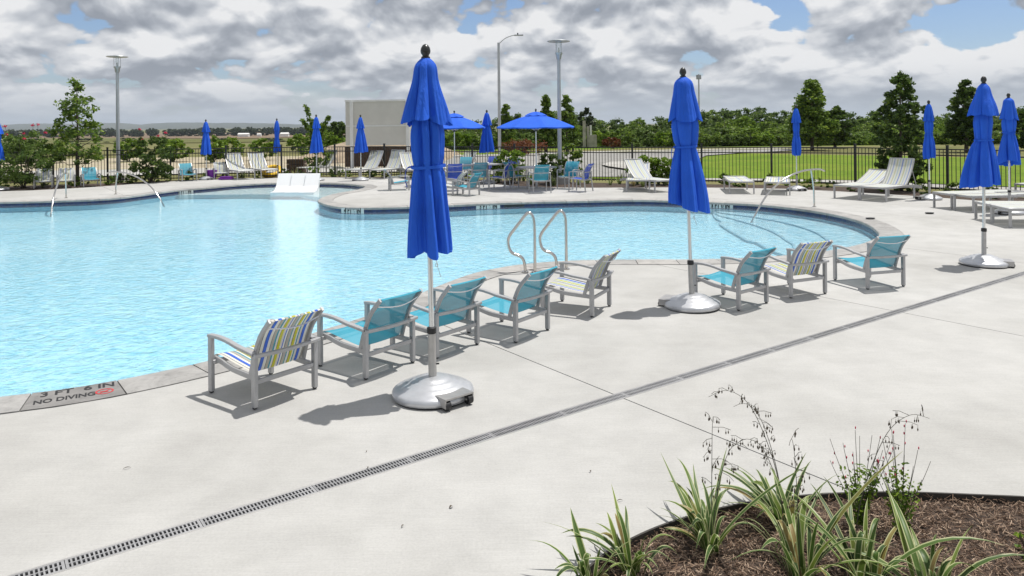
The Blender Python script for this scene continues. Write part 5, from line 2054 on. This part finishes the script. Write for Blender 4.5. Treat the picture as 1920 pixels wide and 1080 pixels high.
gm_ = [grass_clump(200 + k, 26, 0.42, 0.013).mesh('blades', M['variegated_blade'], 180) for k in range(3)]
lowm = []
for k in range(3):
    C, Rr = crown_pts('round', 0.03, 0.34, 0.24, 12, 210 + k)
    lowm.append(leaves_mesh('foliage', C, Rr, [30] * 12, 0.035, M[('leaf_mid', 'leaf_bright', 'leaf_dark')[k]], 210 + k))
rs = random.Random(31)
for k in range(nn - 1):
    for q in range(2):
        a = A[k].lerp(A[k + 1], rs.random())
        bb = B[k].lerp(B[k + 1], rs.random())
        u = rs.uniform(0.18, 0.75)
        p = a.lerp(bb, u)
        if abs(p.x / p.y) > 0.72:
            continue
        ppx = 960 + p.x / p.y * FPX
        if 960 < ppx < 1270 or rs.random() < 0.15:
            t = thing('striped_grass', 'low clump of striped grass in the strip along the fence', 'plant', (p.x, p.y, -0.03), rs.uniform(0, 6), 'striped grass clumps along the fence')
            link('blades', gm_[k % 3], t)
            s = rs.uniform(0.8, 1.2)
            t.scale = (s, s, s)
        elif rs.random() < 0.75:
            t = thing('low_plant', 'small leafy ground plant in the strip along the fence', 'plant', (p.x, p.y, -0.03), rs.uniform(0, 6), 'small leafy plants along the fence')
            link('foliage', lowm[rs.randrange(3)], t)
            s = rs.uniform(0.6, 1.25)
            t.scale = (s, s, s)

# far left: line of trees, farm sheds
fm = []
for k in range(3):
    C, Rr = crown_pts('round', 0.5, 8.5, 5.5, 46, 230 + k)
    fm.append(leaves_mesh('crown', C, Rr, [34] * 46, 0.75, M['leaf_far'], 230 + k))
rs = random.Random(77)
for row, (Y, tp) in enumerate(((930, 239.5), (1080, 238))):
    px = -140
    while px < 690:
        z0 = gz(0, Y)
        h = top_z(px, tp + 2.4 - 0.0098 * (px - 300) + rs.uniform(-1.2, 1.6), Y) - z0
        p = at(px, 240, Y)
        t = thing('distant_tree', 'dark tree in the distant line below the hills at left', 'tree', (p.x, Y + rs.uniform(-20, 20), z0), rs.uniform(0, 6), 'distant trees below the hills')
        s = max(0.4, h / 9)
        t.scale = (s * rs.uniform(1.0, 1.7), s * 1.3, s)
        link('crown', fm[rs.randrange(3)], t)
        px += rs.uniform(9, 19) * (1 if rs.random() < .85 else 1.8)


rs = random.Random(91)
for k in range(26):
    px = rs.uniform(-60, 640)
    p = land(px, rs.choice((256.5, 262, 265, 268)) - 0.0098 * (px - 300) + rs.uniform(-1, 1))
    t = thing('field_scrub', 'small dark scrub bush scattered over the far fields at left', 'bush', p, rs.uniform(0, 6), 'scrub bushes in the far fields')
    h = rs.uniform(2.5, 4.5) * p.y / 1414
    t.scale = (h * rs.uniform(0.35, 0.9), h * 0.3, h * 0.115)
    link('crown', fm[k % 3], t)


def shed(px, py, Y, w, h, label):
    p = at(px, py, Y)
    z0 = gz(0, Y)
    t = thing('farm_shed', label, 'shed', (p.x, Y, z0), 0, 'white farm sheds')
    MB().box((0, 0, h * 0.33), (w, w * 0.5, h * 0.66)).build('wall', M['screen_trim'], t)
    mb = MB()
    mb.prism([(-w * .53, -w * .28), (w * .53, -w * .28), (w * .53, w * .28), (-w * .53, w * .28)], h * 0.66, h * 0.70)
    mb.add([(-w * .53, -w * .28, h * .7), (w * .53, -w * .28, h * .7), (w * .5, 0, h), (-w * .5, 0, h), (w * .53, w * .28, h * .7), (-w * .53, w * .28, h * .7)], [(0, 1, 2, 3), (2, 4, 5, 3), (0, 3, 5), (1, 4, 2)])
    mb.build('roof', M['roof_white'], t)


shed(457, 249, 800, 11, 4.2, 'long white farm shed in the fields left of the slim umbrella')
shed(486, 249, 830, 4.5, 3.6, 'smaller white farm shed beside the long one')
shed(534, 247, 760, 8, 4.4, 'white farm roof right behind the slim umbrella')

# ------------------------------------------------------------------ near flower bed plants
def blade_mesh(seed, L, w, lean, droop, twist):
    rs = random.Random(seed)
    mb = MB()
    rows = []
    N = 11
    for i in range(N):
        s = i / (N - 1)
        x = L * lean * s ** 1.25
        z = L * (s - droop * s ** 2.6)
        sd = 0.05 * math.sin(twist + s * 2)
        ww = w * (0.55 + 0.6 * min(1, s * 4)) * (1 - max(0, (s - 0.45) / 0.55) ** 1.7) + 0.0006
        ct, st_ = math.cos(twist * s * 0.7), math.sin(twist * s * 0.7)
        dx = Vector((0.12 * st_, ct, st_ * 0.7)).normalized()
        c = Vector((x, sd * L, z))
        rows.append([tuple(c - dx * ww + Vector((0, 0, ww * .35))), tuple(c - dx * ww * .5 + Vector((0, 0, ww * .14))), tuple(c), tuple(c + dx * ww * .5 + Vector((0, 0, ww * .14))), tuple(c + dx * ww + Vector((0, 0, ww * .35)))])
    mb.sheet(rows)
    return mb.mesh('leaf', M['variegated_blade'], 180)


rs = random.Random(55)
blades = [blade_mesh(300 + k, 1.0, rs.uniform(0.017, 0.030), rs.uniform(0.12, 1.15), rs.uniform(0.0, 0.85), rs.uniform(-1.6, 1.6)) for k in range(34)]


def stalk_mesh(seed, h, reach, az):
    rs = random.Random(seed)
    mb = MB()
    d = Vector((math.cos(az), math.sin(az), 0))
    ax = catmull([(0, 0, 0), tuple(d * reach * 0.12 + Vector((0, 0, h * 0.45))), tuple(d * reach * 0.45 + Vector((0, 0, h * 0.88))), tuple(d * reach * 0.8 + Vector((0, 0, h))), tuple(d * reach * 1.1 + Vector((0, 0, h * 0.93)))], 0.02)
    mb.tube(ax, 0.0028, 5, up=(0.3, .8, .2), scale=[1 - 0.65 * i / len(ax) for i in range(len(ax))])
    bud = []
    for k in range(10):
        i = int(len(ax) * (0.50 + 0.05 * k)) - 1
        i = min(i, len(ax) - 1)
        b = ax[i]
        e = Vector((rs.uniform(-1, 1), rs.uniform(-1, 1), rs.uniform(-0.3, 0.6))).normalized() * h * rs.uniform(0.05, 0.15)
        tip = b + e
        mb.tube([b, b + e * 0.6 + Vector((0, 0, 0.008)), tip], 0.0014, 4, up=(0.3, .8, .2))
        for q in range(3):
            c = b + e * rs.uniform(0.4, 1.0) + Vector((rs.uniform(-.012, .012), rs.uniform(-.012, .012), 0))
            bud.append(c)
            mb.tube([c, c + Vector((0, 0, -0.012))], 0.0009, 3, up=(1, .2, 0))
    bd = MB()
    for c in bud:
        bd.lathe([(0.0008, -0.026), (0.003, -0.021), (0.0035, -0.015), (0.0008, -0.010)], 5, tuple(c))
    return mb, bd


pbr('stalk_dark', (0.075, 0.07, 0.05), 0.7, 0, 0.2, 30)


def flax(px, py, n, L, label, seed, az_bias=None, stalks=()):
    rs = random.Random(seed)
    p = G(px, py, -0.03)
    t = thing('flax_lily', label, 'plant', p, 0, 'striped flax lilies in the near bed')
    for k in range(n):
        o = link('leaf', blades[rs.randrange(len(blades))], t)
        a = rs.uniform(0, 2 * PI) if az_bias is None or rs.random() < 0.55 else az_bias + rs.gauss(0, 0.7)
        s = L * rs.uniform(0.55, 1.12)
        o.scale = (s, s * rs.uniform(0.8, 1.0) / max(.5, s / .6) * 0.95, s)
        o.rotation_euler = (rs.uniform(-.12, .12), rs.uniform(-.25, .2), a)
        o.location = (0.05 * math.cos(a) * rs.random(), 0.05 * math.sin(a) * rs.random(), -0.01)
    for k, (h, reach, az) in enumerate(stalks):
        a, b = stalk_mesh(seed + k, h, reach, az)
        o = a.build('flower_stalk', M['stalk_dark'], t)
        tag(b.build('seed_pods', M['leaf_litter'], o, 180), kind='stuff')


flax(1105, 1096, 16, 0.34, 'striped flax lily at the left tip of the flower bed', 401, 2.4)
flax(1190, 1075, 26, 0.37, 'low striped flax lily second from the left end of the bed', 402, 2.2)
flax(1335, 1035, 38, 0.42, 'dense striped flax lily with a dark nodding seed stalk', 403, 2.0, ((0.62, 0.12, 1.2), (0.50, 0.20, 0.4)))
flax(1470, 985, 34, 0.39, 'striped flax lily arching over the bed edge, tallest seed stalks', 404, 2.5, ((0.66, 0.34, 2.75), (0.56, 0.28, 2.2), (0.46, 0.25, 3.3)))
flax(1500, 1090, 34, 0.47, 'large striped flax lily at the bottom middle of the bed', 405, 1.9, ((0.62, 0.08, 1.7),))
flax(1625, 1115, 32, 0.48, 'striped flax lily with long upright leaves near the bottom edge', 406, 1.1)
flax(1745, 1140, 22, 0.42, 'striped flax lily cut off by the bottom edge at right', 407, 0.7)


def salvia(px, py, h, label, seed, reach):
    rs = random.Random(seed)
    p = G(px, py, -0.03)
    t = thing('salvia', label, 'plant', p, 0, 'red flowering sages in the near bed')
    cs, rr = [], []
    mb = MB()
    fl = MB()
    for k in range(15):
        a = rs.uniform(0, 2 * PI)
        H = h * rs.uniform(0.55, 1.05)
        d = Vector((math.cos(a), math.sin(a) * 0.7, 0)) * rs.uniform(0.05, reach)
        ax = catmull([(0, 0, 0), tuple(d * 0.35 + Vector((0, 0, H * 0.4))), tuple(d * 0.8 + Vector((0, 0, H * 0.8))), tuple(d + Vector((0, 0, H)))], 0.03)
        mb.tube(ax, 0.0024, 4, up=(.3, .8, .1), scale=[1 - .6 * i / len(ax) for i in range(len(ax))])
        for i, q in enumerate(ax):
            s = i / len(ax)
            if s < 0.62:
                cs.append(tuple(q))
                rr.append(0.030)
            elif s > 0.75 and rs.random() < 0.35:
                e = Vector((rs.uniform(-1, 1), rs.uniform(-1, 1), 0.2)) * 0.008
                fl.lathe([(0.0008, 0), (0.0035, 0.006), (0.003, 0.012), (0.0006, 0.016)], 5, tuple(q + e))
    mb.build('stem', M['stalk_dark'], t)
    link('foliage', leaves_mesh('foliage', cs, rr, [6] * len(cs), 0.012, M['leaf_bright'], seed), t)
    tag(fl.build('blossoms', M['petal_red'], t, 180), kind='stuff')


salvia(1612, 985, 0.46, 'wispy sage with thin red flower spikes, left one in the mulch', 501, 0.17)
salvia(1690, 1000, 0.52, 'bushier sage with dark red spikes in the middle of the mulch', 502, 0.17)
a_, b_ = stalk_mesh(520, 0.62, 0.52, 0.45)
p = G(1600, 1045, -0.08)
t = thing('seed_stalk', 'long leaning dark seed stalk arching right over the mulch', 'plant', p)
o = a_.build('stem', M['stalk_dark'], t)
tag(b_.build('seed_pods', M['leaf_litter'], o, 180), kind='stuff')
p = G(1935, 1062, -0.08)
shrub('seedling', 'bright green seedling at the right end of the mulch', p, 0.2, 0.10, 'leaf_bright', 530, 10, 12, 0.016, stems=3)

# ------------------------------------------------------------------ air between here and the hills
def haze():
    m = bpy.data.materials.new('haze_air')
    m.use_nodes = True
    t = NT(m.node_tree)
    v = t.n('ShaderNodeVolumePrincipled', {'Color': (0.72, 0.82, 0.95), 'Density': 7.5e-5, 'Anisotropy': 0.0})
    t.n('ShaderNodeOutputMaterial', {'Volume': v.outputs[0]})
    mb = MB().box((0, 4600, 40), (24000, 9800, 170))
    o = mb.build('haze', m)
    o['kind'] = 'stuff'
    o['label'] = 'thin bluish haze over the distant fields and hills'


HAZE = True
if HAZE:
    haze()
